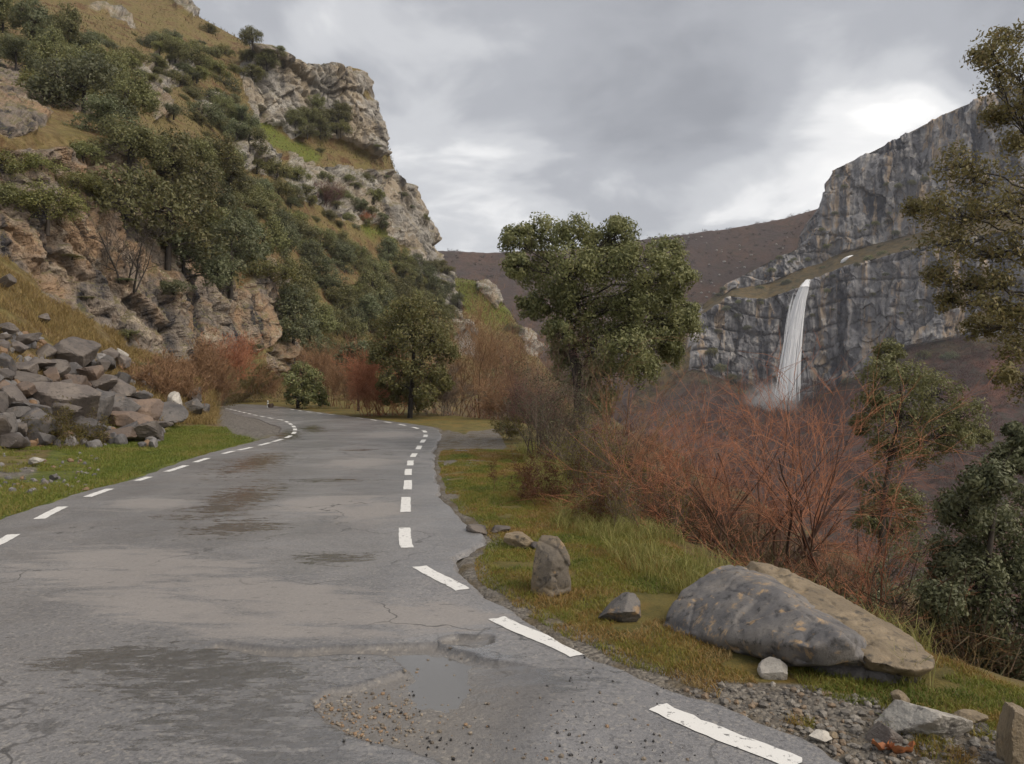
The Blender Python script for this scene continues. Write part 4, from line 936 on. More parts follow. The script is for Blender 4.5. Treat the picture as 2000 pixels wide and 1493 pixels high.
def lobed_tree(name, label, cat, base, trunk, tr, lobes, leaf, nleaf, mat, seed, sprays=26, group=None, bark=None, spray_r=.34, shell=.55, side=4, limb_r=.4, upb=.35, lobe_k=1.0):
    """trunk: world points; lobes: (centre, radius); limbs run from the trunk into every lobe, twigs carry sprays of leaves"""
    rs = np.random.RandomState(seed); base = np.array(base); root = bpy.data.objects.new(name, None); C.objects.link(root); root.location = base
    root['label'] = label; root['category'] = cat
    if group: root['group'] = group
    bark = bark or BARK
    tp = cr([tuple(np.array(p) - base) for p in trunk], 6); rad = tr * np.linspace(1, .35, len(tp))
    g = Geo(); g.add(*tube_batch(tp[None], rad[None], 9), var=rs.uniform())
    lobes = [(c_, r_ * lobe_k) for c_, r_ in lobes]
    Pl, Rl, leafC, leafN, leafV = [], [], [], [], []
    for c, r in lobes:
        c = np.array(c) - base; h = np.linalg.norm(tp - c, axis=1); zpen = np.where(tp[:, 2] > c[2] - .15 * h, 4 * h.mean(), 0)
        k = int(np.argmin(h + zpen)) if (zpen == 0).any() else 0
        k = max(0, min(k, len(tp) - 2)); s_ = tp[k]; d = c - s_; L = np.linalg.norm(d)
        up_ = tp[k + 1] - tp[k]; up_ = up_ / (np.linalg.norm(up_) + 1e-9)
        q = s_ + d * .5 + up_ * L * .18 + rs.normal(size=3) * L * .09
        tt = np.linspace(0, 1, 9)[:, None]; P = (1 - tt) ** 2 * s_ + 2 * tt * (1 - tt) * q + tt ** 2 * c
        P[1:-1] += rs.normal(size=(7, 3)) * L * .018
        Pl.append(P); Rl.append(np.linspace(rad[k] * limb_r, max(rad[k] * .10, .006 * r / .5), 9))
        # sprays on the outer part of the lobe
        dr = unit(rs.normal(size=(sprays, 3)) + np.array([0, 0, upb])); rr = r * (shell + (1 - shell) * rs.rand(sprays, 1) ** .6)
        sc_ = c + dr * rr * np.array([1.05, 1.05, .9])
        m4 = np.linspace(0, 1, 4)[None, :, None]; st = P[rs.randint(5, 9, sprays)]
        T = st[:, None] * (1 - m4) + sc_[:, None] * m4; T[:, 1:3] += rs.normal(size=(sprays, 2, 3)) * r * .07
        g.add(*tube_batch(T, np.linspace(max(.018 * r, .004), max(.006 * r, .0018), 4)[None].repeat(sprays, 0), 3), var=.4)
        per = max(3, int(nleaf / sprays)); sr = r * spray_r
        pts = rs.normal(size=(sprays, per, 3)); pts = pts / (np.linalg.norm(pts, axis=2, keepdims=True)) * rs.rand(sprays, per, 1) ** .45 * sr
        leafC.append((sc_[:, None] + pts).reshape(-1, 3))
        leafN.append((unit(pts) * .7 + dr[:, None] * .6 + rs.normal(size=pts.shape) * .55).reshape(-1, 3))
        leafV.append(np.clip((.5 + .22 * rs.normal(size=(sprays, 1)) + .16 * rs.normal(size=(sprays, per))).reshape(-1), 0, 1))
    g.add(*tube_batch(np.array(Pl), np.array(Rl), 5), var=.5)
    link('trunk', g.mesh('trunk'), bark, root)
    gl = Geo(); lc = np.concatenate(leafC); V, Fq = leaves(lc, np.concatenate(leafN), leaf * rs.uniform(.7, 1.25, len(lc)), rs)
    gl.add(V, Fq, np.repeat(np.concatenate(leafV), 4)); link('crown', gl.mesh('crown', False), mat, root)
    return root
def plobes(L, D, seed, dj=.9):
    rs = np.random.RandomState(seed); out = []
    for (x, y, r) in L:
        d = D + rs.uniform(-dj, dj); out.append((unproj(x, y, d), r * D / F))
    return out
def ptrunk(L, D): return [unproj(x, y, D) for x, y in L]
def bare_plant(name, label, cat, base, stems, length, spread, mat, seed, per=(7, 6, 4), rad=.02, lean=(0, 0, 0), up=.05, lf=(.35, .6), group=None, ang=.7, wob=.14, rmin=.0014, t0=.25, foliage=None, root_r=.1, nleaf=0, leafs=.04, stem_mat=None):
    rs = np.random.RandomState(seed); root = bpy.data.objects.new(name, None); C.objects.link(root); root.location = base
    root['label'] = label; root['category'] = cat
    if group: root['group'] = group
    st = rs.normal(size=(stems, 3)) * root_r * np.array([1, 1, .05]); st[:, 2] -= .05; d = rs.normal(size=(stems, 3)) * spread; d[:, 2] = 1.0; d = unit(d + np.array(lean))
    P, R = grow(st, d, length * rs.uniform(.6, 1.1, stems), rad * rs.uniform(.6, 1.1, stems), 10, rs, wob * .8, up)
    g = Geo(); P0, R0 = P, R
    if stems > 6: g.add(*tube_batch(P, R, 5), var=np.repeat(rs.uniform(0, .6, stems), 50))
    if nleaf: ends = []
    gt = Geo()
    for lev, n in enumerate(per):
        P, R = side_shoots(P, R, n, rs, t0, 1.0, ang, lf, .6, 5 if lev < 2 else 4, wob, up * .6, rmin)
        sd = 4 if lev == 0 else 3
        tgt = g if lev == 0 else gt
        tgt.add(*tube_batch(P, R, sd), var=np.repeat(rs.uniform(.2, 1, len(P)), P.shape[1] * sd))
    if stems <= 6:
        for q_ in range(stems):
            g1_ = Geo(); g1_.add(*tube_batch(P0[q_:q_ + 1], R0[q_:q_ + 1], 5), var=.3); link('stem', g1_.mesh('stem'), mat, root)
        if g.n: link('branches', g.mesh('branches'), mat, root, kind='stuff')
    else: link('stems', g.mesh('stems'), stem_mat or mat, root, kind='stuff')
    if gt.n: link('twigs', gt.mesh('twigs'), mat, root, kind='stuff')
    if nleaf:
        k = rs.randint(0, len(P), nleaf); j = rs.randint(1, P.shape[1], nleaf); c = P[k, j] + rs.normal(size=(nleaf, 3)) * leafs * .5
        V, Fq = leaves(c, rs.normal(size=c.shape) + np.array([0, 0, .4]), leafs * rs.uniform(.6, 1.3, nleaf), rs)
        gl = Geo(); gl.add(V, Fq, np.repeat(rs.uniform(size=nleaf), 4)); link('leaves', gl.mesh('leaves', False), foliage, root)
    return root
def on_verge(px, D, dz=0.0):
    x = (px - CX) / F * D; return Vector((x, D, verge_z(x, D) + dz))

# ------------------------------------------------------------------ near trees and shrubs
lobed_tree('oak_tree', 'broad evergreen oak with forked dark trunk beside the road bend', 'tree', on_verge(1128, 19.0, -.1),
  [on_verge(1128, 19.0, -.2)] + ptrunk([(1132,800),(1128,740),(1118,680),(1110,610),(1105,540)], 19), .17,
  plobes([(1005,472,36),(1060,462,42),(1120,462,40),(1205,468,42),(1160,480,30),(1050,530,44),(1110,530,50),(1180,535,52),(1245,520,48),(1300,500,40),(1322,545,34),(1270,580,50),(1200,605,55),(1130,595,48),(1335,640,36),(1290,655,46),(1225,680,52),(1155,670,50),(1095,650,34),(1040,600,30),(1185,735,46),(1125,735,42),(1255,720,36),(1240,600,46),(1300,600,40),(1310,690,30),(1165,785,32),(1010,520,26),(1085,580,40),(1210,500,36),(1345,610,22),(1100,700,30),(1205,440,18),(1225,650,40)], 19, 3, 1.3),
  .085, 2000, OAK, 11, sprays=40, spray_r=.38, shell=.4)
T19 = 18.2
lobed_tree('oak_tree', 'evergreen tree with open leafy boughs rising over the gorge edge', 'tree', on_verge(2010, 9.5, -.2),
  [on_verge(2035, 9.5, -.3)] + ptrunk([(2035,1000),(2025,860),(2030,740),(2028,620),(2025,500),(2020,380),(2005,260)], 9.5), .085,
  plobes([(1940,105,34),(1972,75,24),(1992,140,36),(1950,165,30),(1995,215,38),(1942,232,26),(1985,285,26),(1915,112,20),(1870,325,36),(1902,355,38),(1832,410,36),(1790,412,22),(1882,432,46),(1940,420,42),(1990,400,38),(1850,480,40),(1920,500,44),(1985,490,38),(1832,545,28),(1890,560,34),(1852,590,20),(1955,560,30),(1985,620,30),(2040,350,60),(2050,480,60),(2050,180,50),(2030,620,50),(1905,640,22),(1945,645,26),(1985,690,28),(1962,735,20),(1930,600,26),(2000,760,30)], 9.5, 5, .6),
  .052, 560, OAKR, 12, sprays=30, spray_r=.50, shell=.25, limb_r=.32, lobe_k=1.22)
lobed_tree('oak_tree', 'slender evergreen tree with rounded crown standing below the verge behind the red bush', 'tree', on_verge(1722, 20.0, -.1),
  [on_verge(1722, 20.0, -.2)] + ptrunk([(1722,1060),(1730,960),(1742,880),(1762,800),(1755,730)], 20), .10,
  plobes([(1735,690,24),(1722,735,34),(1775,750,40),(1830,775,40),(1755,815,44),(1815,825,44),(1880,815,34),(1702,790,26),(1740,880,34),(1800,880,30),(1862,860,28),(1720,965,36),(1765,985,32),(1700,1015,28),(1750,1040,40),(1905,850,22),(1680,830,18)], 20, 6, 1.0),
  .085, 1400, OAK, 13, sprays=36, shell=.4, lobe_k=1.25)
lobed_tree('evergreen_bush', 'dense dark evergreen bush below the verge beside the end of the big boulder', 'bush', on_verge(1930, 6.9, -.05),
  [on_verge(1930, 6.9, -.1)] + ptrunk([(1930,1330),(1925,1220),(1930,1100),(1945,980)], 6.9), .05,
  plobes([(1930,945,46),(1985,895,42),(1880,1000,48),(1950,1035,60),(1868,1085,50),(1995,1110,60),(1905,1135,60),(1842,1180,42),(1960,1215,66),(1882,1255,58),(1825,1240,30),(1950,1320,56),(2000,1300,50),(1860,1320,34),(1990,850,24),(2050,1000,70),(2060,1180,80),(1905,1370,40),(1845,1120,30),(2040,1350,60)], 6.9, 7, .5),
  .044, 2300, OAK2, 14, sprays=44, spray_r=.38, shell=.4)
lobed_tree('evergreen_bush', 'loose olive shrub rooted low on the gorge bank under the slender tree', 'bush', on_verge(1690, 11.5, -.1),
  [on_verge(1690, 11.5, -.1)] + ptrunk([(1700,1150),(1720,1080)], 11.5), .04,
  plobes([(1760,1110,46),(1810,1080,40),(1700,1130,46),(1840,1140,40),(1770,1180,50),(1690,1190,40)], 11.5, 8, .6), .045, 600, OAK2, 15, sprays=24)
# tangled thicket at the foot of the broad oak
bare_plant('thicket_bush', 'dark purplish twiggy thicket at the foot of the broad oak', 'bush', on_verge(1090, 15.6, -.1), 24, 1.45, .34, TWIG_GREY, 21, (7, 6, 4), .014, up=.05, root_r=.3, foliage=OAK2, nleaf=5000, leafs=.04)
bare_plant('thicket_bush', 'leggy brown shrub with bare tips between the thicket and the oak trunk', 'bush', on_verge(1055, 16.5, -.1), 12, 2.1, .22, TWIG_PURPLE, 22, (7, 6, 4), .014, up=.05, root_r=.2)
bare_plant('bare_shrub', 'arching bare orange shrub leaning out over the gorge beside the oak', 'shrub', on_verge(1175, 11.5, -.05), 9, 1.9, .28, TWIG_BROWN, 23, (6, 5, 3), .016, lean=(.75, 0, .0), up=.01, wob=.12, ang=.55, rmin=.002)
bare_plant('bare_shrub', 'large bare red twigged shrub spreading behind the big boulder', 'shrub', on_verge(1500, 8.4, -.1), 20, 1.72, .78, TWIG_RED, 24, (5, 6, 3), .024, lf=(.45, .75), stem_mat=TWIG_DARK, up=-.01, wob=.15, ang=.62, rmin=.0024, root_r=.38)
bare_plant('bare_shrub', 'smaller bare red shrub tangled in front of the gorge edge grass', 'shrub', on_verge(1330, 9.6, -.1), 14, 1.45, .62, TWIG_RED, 25, (5, 5, 3), .012, up=.02, wob=.14, ang=.65, rmin=.002, root_r=.3)
bare_plant('bare_shrub', 'low bare red shrub sprawling over the bank behind the boulder end', 'shrub', on_verge(1680, 7.4, -.1), 18, 1.5, .8, TWIG_RED, 26, (5, 6, 3), .010, up=.0, wob=.15, ang=.65, rmin=.0017, root_r=.2)
bare_plant('bare_shrub', 'brown thorny shrub low on the bank beneath the large red shrub', 'shrub', on_verge(1370, 10.5, -.1), 14, 1.2, .7, TWIG_PURPLE, 27, (6, 6, 3), .010, up=.0, wob=.15, ang=.65, rmin=.002, root_r=.5)
bare_plant('gorse_bush', 'yellow green broom bush on the verge edge before the red shrubs', 'bush', on_verge(1160, 10.6, -.02), 22, .85, .4, TWIG_GREY, 28, (7, 6, 3), .006, up=.08, foliage=YEL, nleaf=6500, leafs=.022, root_r=.25)
bare_plant('gorse_bush', 'small yellow green broom tuft further down the verge edge', 'bush', on_verge(1235, 8.6, -.02), 16, .5, .5, TWIG_GREY, 29, (7, 6, 3), .005, up=.08, foliage=YEL, nleaf=3500, leafs=.018, root_r=.25)
bare_plant('bracken_clump', 'rusty dead bracken clump on the verge edge under the broom bush', 'bracken', on_verge(1105, 10.4, -.02), 26, .55, .6, RUST, 30, (7, 6, 3), .004, up=.0, foliage=RUST, nleaf=5000, leafs=.025, root_r=.35)
bare_plant('bracken_clump', 'reddish dead bracken beside the small broom tuft', 'bracken', on_verge(1185, 9.2, -.02), 22, .45, .6, RUST, 31, (7, 6, 3), .004, up=.0, foliage=RUST, nleaf=3600, leafs=.022, root_r=.35)
bare_plant('gorse_bush', 'bright yellow green broom tuft beside the gravel pull-in', 'bush', on_verge(1000, 21.0, 0), 16, .55, .5, TWIG_GREY, 32, (6, 6, 3), .006, up=.08, foliage=YEL, nleaf=4500, leafs=.035, root_r=.25)

# ------------------------------------------------------------------ trees round the bend
lobed_tree('oak_tree', 'tall evergreen tree with slim trunk standing at the outside of the bend', 'tree', on_verge(800, 34.0, -.1),
  [on_verge(800, 34.0, -.2)] + ptrunk([(802,790),(806,730),(808,670),(806,620)], 34), .13,
  plobes([(800,600,30),(832,620,34),(770,630,32),(845,665,36),(800,655,40),(760,680,34),(870,690,24),(825,710,38),(780,730,32),(850,740,28),(745,700,22),(800,760,26),(770,770,22),(835,770,24),(755,745,20),(865,750,20),(815,790,18)], 34, 9, 1.2), .13, 1100, OAK3, 41, sprays=32, shell=.3, lobe_k=1.15)
lobed_tree('small_oak_tree', 'small evergreen tree alone on the grass at the far bend', 'tree', on_verge(588, 47.0, -.1) if False else Vector(((588 - CX) / F * 47, 47, -.1)),
  [Vector(((582 - CX) / F * 47, 47, -.2))] + ptrunk([(582,780),(588,755),(592,735)], 47), .12,
  plobes([(590,728,24),(570,745,20),(610,742,22),(595,760,24),(618,765,20),(575,775,18),(605,782,18),(630,782,14)], 47, 10, .8), .16, 800, OAK, 42, sprays=26, shell=.4)
lobed_tree('evergreen_bush', 'rounded grey green bush behind the rust coloured shrub at the bend', 'bush', Vector(((700 - CX) / F * 42, 42, -.4)),
  [Vector(((700 - CX) / F * 42, 42, -.5))] + ptrunk([(700,760),(700,720)], 42), .08,
  plobes([(690,690,26),(715,685,24),(675,700,20),(730,705,20),(700,715,24)], 42, 11, .6), .14, 800, OAK2, 43, sprays=26, shell=.4)
def bend_pos(px, D): 
    x = (px - CX) / F * D; z = verge_z(x, D); return Vector((x, D, max(z, -1.6)))
for k, (px, D, n, L_, sp, mat, lab, lean) in enumerate([
  (730, 36, 26, 2.3, .5, TWIG_RED, 'rust red bare shrub on the grass strip outside the bend', (0, 0, 0)),
  (770, 37, 18, 1.9, .45, TWIG_RED, 'low rust red shrub next to the slim trunked evergreen', (0, 0, 0)),
  (940, 38, 9, 4.6, .24, TWIG_BROWN, 'tall bare orange brown tree beyond the bend beside the gorge', (0, 0, 0)),
  (895, 40, 8, 3.4, .26, TWIG_BROWN, 'bare orange brown tree between the slim evergreen and the tall bare tree', (0, 0, 0)),
  (1000, 42, 10, 4.0, .3, TWIG_PURPLE, 'purple brown bare tree behind the thicket beyond the bend', (0, 0, 0)),
  (1060, 40, 10, 3.8, .34, TWIG_BROWN, 'bare brown tree partly hidden by the broad oak', (0, 0, 0)),
  (870, 36, 14, 1.9, .3, TWIG_GREY, 'pale grey leafless sapling clump on the grass strip', (0, 0, 0)),
  (645, 50, 18, 3.0, .2, TWIG_BROWN, 'straw coloured upright brush behind the little evergreen', (0, 0, 0)),
  (675, 46, 16, 2.2, .3, TWIG_BROWN, 'brown brush between the little evergreen and the rust shrub', (0, 0, 0)),
  (840, 38, 12, 1.6, .4, TWIG_PURPLE, 'low dark brush at the foot of the slim evergreen', (0, 0, 0)),
  (1020, 33, 14, 1.5, .5, TWIG_PURPLE, 'low purple brush at the end of the gravel pull-in', (0, 0, 0)),
  (960, 33, 14, 1.3, .5, TWIG_BROWN, 'low brown brush on the lip below the tall bare tree', (0, 0, 0)),
]):
    bare_plant('bare_tree' if L_ > 2.5 else 'bare_shrub', lab, 'tree' if L_ > 2.5 else 'shrub', bend_pos(px, D), n, L_, sp, mat, 60 + k, (8, 7, 5), .006 * L_ + .004, lean, .06, root_r=.25, rmin=.006, group='bare growth round the bend')
# ------------------------------------------------------------------ trees of the mountainside
def proto_tree(seed, R_, H, nl, mat, leaf=.15, per=420, flatten=.8, bark=None):
    rs = np.random.RandomState(seed); lobes = []
    for k in range(nl):
        d = unit(rs.normal(size=3)); d[2] = abs(d[2]) * 1.25 - .45; r = R_ * rs.uniform(.30, .48)
        lobes.append((Vector((d[0] * (R_ - r * .7), d[1] * (R_ - r * .7), H * .40 + d[2] * (H * .58 - r * .6) * flatten)), r))
    lobes.append((Vector((0, 0, H * .45)), R_ * .6))
    o = lobed_tree('oak_tree', 'x', 'tree', Vector((0, 0, 0)), [Vector((0, 0, -.4)), Vector((.05, 0, H * .2)), Vector((.1, .05, H * .4)), Vector((0, 0, H * .62))], .09 * R_ ** .5, lobes, leaf, per, mat, seed, sprays=22, shell=.5, spray_r=.42)
    return o
protos = {'oak': [proto_tree(700 + i, 1.9, 3.6 + .5 * (i % 3), 12, (OAK, OAK2, OAK, OAK3)[i % 4]) for i in range(5)],
          'bush': [proto_tree(720 + i, 1.7, 1.9, 9, (OAK, OAK2, OAK3)[i], per=380, flatten=.9) for i in range(3)],
          'tall': [proto_tree(730 + i, 1.5, 4.6, 12, (OAK, OAK2)[i]) for i in range(2)]}
used_protos = set()
def plant(kind, loc, rad, label, group, rs, name=None, cat='tree', squash=None):
    p_ = protos[kind][rs.randint(len(protos[kind]))]; R_ = {'oak': 1.9, 'bush': 1.7, 'tall': 1.5}[kind]; s_ = rad / R_
    sc3 = (s_ * rs.uniform(.9, 1.12), s_ * rs.uniform(.9, 1.12), s_ * (squash or rs.uniform(.82, 1.1)))
    if p_ in used_protos: o = copy_tree(p_, loc, rs.uniform(0, 6.28), sc3)
    else: used_protos.add(p_); o = p_; o.location = loc; o.scale = sc3; o.rotation_euler = (0, 0, rs.uniform(0, 6.28))
    o.name = name or ('evergreen_bush' if kind == 'bush' else 'oak_tree'); o['label'] = label; o['category'] = cat
    if group: o['group'] = group
    return o
ZONES = [
 ([(235,285),(330,275),(420,265),(480,345),(560,395),(640,440),(740,480),(790,500),(800,560),(700,580),(560,560),(545,505),(470,525),(335,455),(262,375)], ['oak', 'oak', 'tall'], (1.9, 3.0), .72, 'evergreen oak in the wood above the bend', 'oaks of the wood above the bend'),
 ([(790,500),(850,530),(880,590),(880,660),(800,690),(680,670),(560,650),(560,560),(700,580)], ['oak', 'tall'], (1.8, 2.8), .74, 'evergreen oak low on the slope behind the bend', 'oaks low on the slope behind the bend'),
 ([(-10,265),(90,265),(165,245),(218,270),(170,320),(150,375),(60,390),(10,355)], ['oak', 'bush'], (1.1, 1.7), 1.15, 'evergreen oak on ledges over the brown cliff', 'oaks on the brown cliff ledges'),
 ([(-10,0),(120,30),(220,95),(230,150),(285,240),(235,265),(185,240),(130,190),(70,110),(-10,70)], ['oak', 'tall', 'oak'], (1.8, 2.9), .8, 'evergreen oak on the upper slope over brown cliff', 'oaks on the upper slope'),
 ([(230,90),(330,40),(420,70),(490,95),(530,108),(470,140),(430,150),(480,200),(480,250),(440,262),(382,180),(300,110)], ['bush', 'bush', 'oak'], (1.6, 2.9), .82, 'evergreen shrub high on the slope beside the cliff', 'shrubs high on the slope'),
 ([(110,30),(400,60),(480,200),(440,260),(240,170),(100,120)], ['bush'], (.8, 1.6), 1.25, 'low evergreen scrub dotting the upper slope', 'scrub on the upper slope'),
 ([(575,195),(665,190),(668,240),(620,250),(580,235)], ['oak'], (2.0, 2.8), .7, 'dark oak in the recess of the upper cliff', 'oaks in the upper cliff recess'),
 ([(560,310),(735,330),(760,440),(700,430),(570,400)], ['bush'], (1.1, 2.2), 1.2, 'evergreen shrub in rocks under the upper cliff', 'shrubs under the upper cliff'),
 ([(430,270),(500,250),(560,330),(600,410),(540,390),(480,345)], ['oak', 'bush'], (1.8, 2.6), 1.0, 'evergreen oak beside the meadow below the cliff', 'oaks by the high meadow'),
 ([(760,470),(850,510),(890,560),(880,600),(830,560),(770,510)], ['bush', 'oak'], (1.3, 2.2), 1.1, 'evergreen shrub along the rocky rib', 'shrubs on the rocky rib'),
]
rs = np.random.RandomState(2024)
for poly, kinds, (ra, rb), spacing, label, group in ZONES:
    A = np.array(poly, float); placed = []; tries = 0
    while tries < 900:
        tries += 1
        px, py = rs.uniform(A[:, 0].min(), A[:, 0].max()), rs.uniform(A[:, 1].min(), A[:, 1].max())
        if not in_poly(np.array([px]), np.array([py]), poly)[0]: continue
        rw = rs.uniform(ra, rb); b = hit_hill(px, py, 7.0)
        if b is None: continue
        r = rw / b.y * F
        if any((px - x) ** 2 + ((py - y) * 1.25) ** 2 < (spacing * (r + q) * .62) ** 2 for x, y, q in placed): continue
        placed.append((px, py, r))
        szw = 'small' if rw < ra + .33 * (rb - ra) else 'large' if rw > ra + .67 * (rb - ra) else 'middling'
        ym = (A[:, 1].min() + A[:, 1].max()) / 2; xm = (A[:, 0].min() + A[:, 0].max()) / 2
        lab = f"{szw} {label}, {'upper' if py < ym else 'lower'} part, {'away from' if px < xm else 'towards'} the valley"
        b2 = hit_hill(px, py + r * .8, 7.0) or b
        plant(kinds[rs.randint(len(kinds))], b2 + Vector((0, 0, -.25 - .38 * rw)), rw, lab, group, rs)
SINGLES = [('bush', 414, 56, 1.9, 'round oak standing alone on the ridge skyline'), ('bush', 486, 92, 2.4, 'domed oak shrub where the ridge skyline meets the cliff'), ('oak', 546, 116, 1.5, 'dark oak on the rim of the upper cliff'), ('bush', 526, 108, 1.2, 'small shrub on the rim of the upper cliff'),
 ('bush', 746, 285, 1.1, 'little shrub jutting from the cliff edge against the sky'), ('bush', 764, 345, 1.0, 'shrub on the notch under the upper cliff against the sky'), ('bush', 792, 385, 1.3, 'shrub on the skyline of the lower rock face'), ('bush', 812, 405, 1.0, 'tiny shrub on the skyline of the lower rock face'),
 ('oak', 838, 440, 1.5, 'oak leaning out from the lower rock face against the sky'), ('bush', 868, 515, 2.0, 'dark shrub where the mountain meets the moorland skyline'), ('bush', 880, 525, 1.8, 'dark shrub next to the moorland skyline gap'), ('bush', 950, 556, 1.2, 'shrub on top of the grassy spur'), ('bush', 1010, 640, 1.9, 'dark oak shrub at the foot of the grassy spur rocks'), ('bush', 905, 520, 1.5, 'shrub below the moorland skyline beyond the rib'),
 ('bush', 262, 660, .95, 'dark green bush in the corner at the foot of the brown cliff'), ('bush', 275, 705, .9, 'lighter green bush above the heap at the cliff foot'), ('bush', 150, 500, .6, 'small round bush on the brown cliff face'), ('bush', 500, 672, .9, 'round dark bush under the trees beside the rusty brush'), ('bush', 176, 580, .5, 'pale green bush at the base of the brown cliff'), ('bush', 255, 530, .5, 'bright green tuft on the brown cliff face'), ('bush', 345, 560, 1.2, 'oak sprouting from a crack in the brown cliff'), ('bush', 375, 745, .8, 'grey green bush on the road bank'),
 ('oak', 40, 130, 1.8, 'yellowish oak on the shoulder over the brown cliff'), ('bush', 20, 90, 1.8, 'yellowish shrub on the shoulder over the brown cliff'), ('oak', 575, 400, 1.5, 'dark round oak below the pale middle rocks'), ('bush', 640, 250, 1.6, 'dark shrub on the ledge of the upper cliff'), ('bush', 635, 290, 1.4, 'shrub below the orange foot of the upper cliff')]
for kind, px, py, rw, label in SINGLES:
    b = hit_hill(px, py, 9.0)
    if b is None: continue
    plant(kind, b + Vector((0, 0, -.3)), rw, label, None, rs, squash=.9 * rw / {'oak': 1.9, 'bush': 1.7, 'tall': 1.5}[kind])
def hill_bare(px, py, n, L_, sp, mat, label, seed, per=(7, 6, 4), rad=.02, group=None, name='bare_shrub', lean=(0, 0, 0), rmin=.008):
    b = hit_hill(px, py, 9.0)
    if b is None: return
    bare_plant(name, label, 'shrub' if name == 'bare_shrub' else 'tree', b + Vector((0, 0, -.15)), n, L_, sp, mat, seed, per, rad, lean, .05, root_r=.35, rmin=rmin, group=group)
hill_bare(238, 560, 5, 3.0, .3, BARK, 'leafless dark tree with crooked limbs against the brown cliff', 801, (6, 5, 4), .07, name='bare_tree')
for k, (px, py, L_, lab) in enumerate([(440,735,2.7,'tall rusty leafless thicket in the gully under the cliff'), (470,745,2.3,'rusty leafless brush in the gully beside the road'), (400,735,1.8,'rusty leafless brush at the mouth of the gully'), (340,735,1.2,'rusty brush behind the grey green bush'), (430,770,1.7,'brown dead brush on the road bank at the bend'), (490,770,1.8,'brown dead brush on the road bank under the gully'), (540,765,1.8,'brown dead brush on the road bank by the lichened rocks'), (590,745,2.2,'brown brush above the small evergreen'), (630,735,2.6,'pale brown brush at the foot of the wood'), (680,745,2.4,'brown brush at the foot of the wood behind the round bush'), (640,395,3.2,'reddish leafless thicket under the upper cliff'), (665,390,2.6,'reddish leafless thicket next to the pale rock band'), (722,428,1.6,'small red shrub on the grassy step'), (365,775,1.3,'brown brush on the bank above the wedge rock'), (310,765,1.1,'tawny brush at the edge of the heap')]):
    hill_bare(px, py, 22, L_, .42, (TWIG_RED, TWIG_BROWN, TWIG_PURPLE)[(0, 0, 1, 1, 1, 1, 1, 1, 1, 1, 2, 2, 0, 1, 1)[k]], lab, 810 + k, (7, 6, 3), .012 * L_ ** .5, 'brush on the mountainside', rmin=.010)
b = hit_hill(332, 770, 9.0)
bare_plant('bare_sapling', 'thin arching orange sapling on the bank by the pale rock', 'sapling', b, 4, 2.3, .45, TWIG_BROWN, 850, (3, 3), .016, (.3, 0, 0), .0, rmin=.006)
b = hit_hill(122, 862, 9.0)
bare_plant('cushion_bush', 'yellow green cushion bush at the foot of the rockfall heap', 'bush', b, 20, .8, .7, TWIG_GREY, 851, (6, 6, 3), .008, up=.0, foliage=YEL, nleaf=6000, leafs=.045, root_r=.3)

# ------------------------------------------------------------------ far cliff: bushes, waterfall, mist
CB = [(1505,520,3.0),(1530,545,3.5),(1480,555,3.0),(1515,505,2.5),(1420,600,3.2),(1405,640,3.0),(1440,590,2.5),(1395,690,4.5),(1410,715,5),(1430,735,5),(1380,740,4),(1450,760,4.5),(1690,500,3.5),(1670,515,2.5),(1715,490,3.5),(1745,360,3),(1770,355,3),(1800,345,3),(1725,365,2.4),(1620,485,3),(1640,360,2.5),(1632,340,1.6),(1760,480,3),(1580,500,2.5),(1600,515,2.5),(1480,590,2.2),(1460,640,3),(1700,430,3),(1750,450,3.2),(1800,465,3.5),(1650,740,4),(1690,720,4.5),(1740,700,5),(1800,690,5),(1850,690,5),(1600,770,4)]
for _ in range(75):
    px, py = rs.uniform(1365, 1900), rs.uniform(400, 610)
    if py < 500 - (px - 1500) * .12 and px < 1600: continue
    CB.append((px, py, rs.uniform(1.0, 2.6)))
for px, py, rw in CB:
    h = hit_cliff(px, py, 7.0)
    if h is None: continue
    up_ = 'evergreen shrub growing on the ledges of the waterfall cliff' if py < 600 else 'evergreen bush on the wooded slope under the waterfall cliff'
    plant('bush', h + Vector((0, -1.0, -rw * .6)), rw, up_, 'shrubs on the waterfall cliff' if py < 600 else 'bushes under the waterfall cliff', rs, cat='shrub')
h = hit_cliff(1763, 270, 12.0)
if h is not None: plant('tall', h + Vector((0, 3, -.5)), 1.2, 'lone tiny tree on the skyline of the waterfall cliff', None, rs, name='lone_tree')
wm, t = new_mat('falling_water'); p = pos(t)
stn = t.noise(t.scalev(p, 1, 1, .06), 1.3, 4.0, .65, .3); stf = t.noise(t.scalev(p, 1, 1, .10), 4.0, 3.0, .6)
col = t.mix(t.smooth(t.m('ADD', t.m('MULTIPLY', stn, .6), t.m('MULTIPLY', stf, .4)), .36, .60), (0.80, 0.82, 0.85), (0.96, 0.97, 0.98))
tl_ = t.a('ShaderNodeBsdfTranslucent', {'Color': col}); pb = t.a('ShaderNodeBsdfPrincipled', {'Base Color': col, 'Roughness': .6})
mx_ = t.a('ShaderNodeMixShader', {0: .2, 1: pb.outputs[0], 2: tl_.outputs[0]}); t.t.links.new(mx_.outputs[0], t.a('ShaderNodeOutputMaterial').inputs[0])
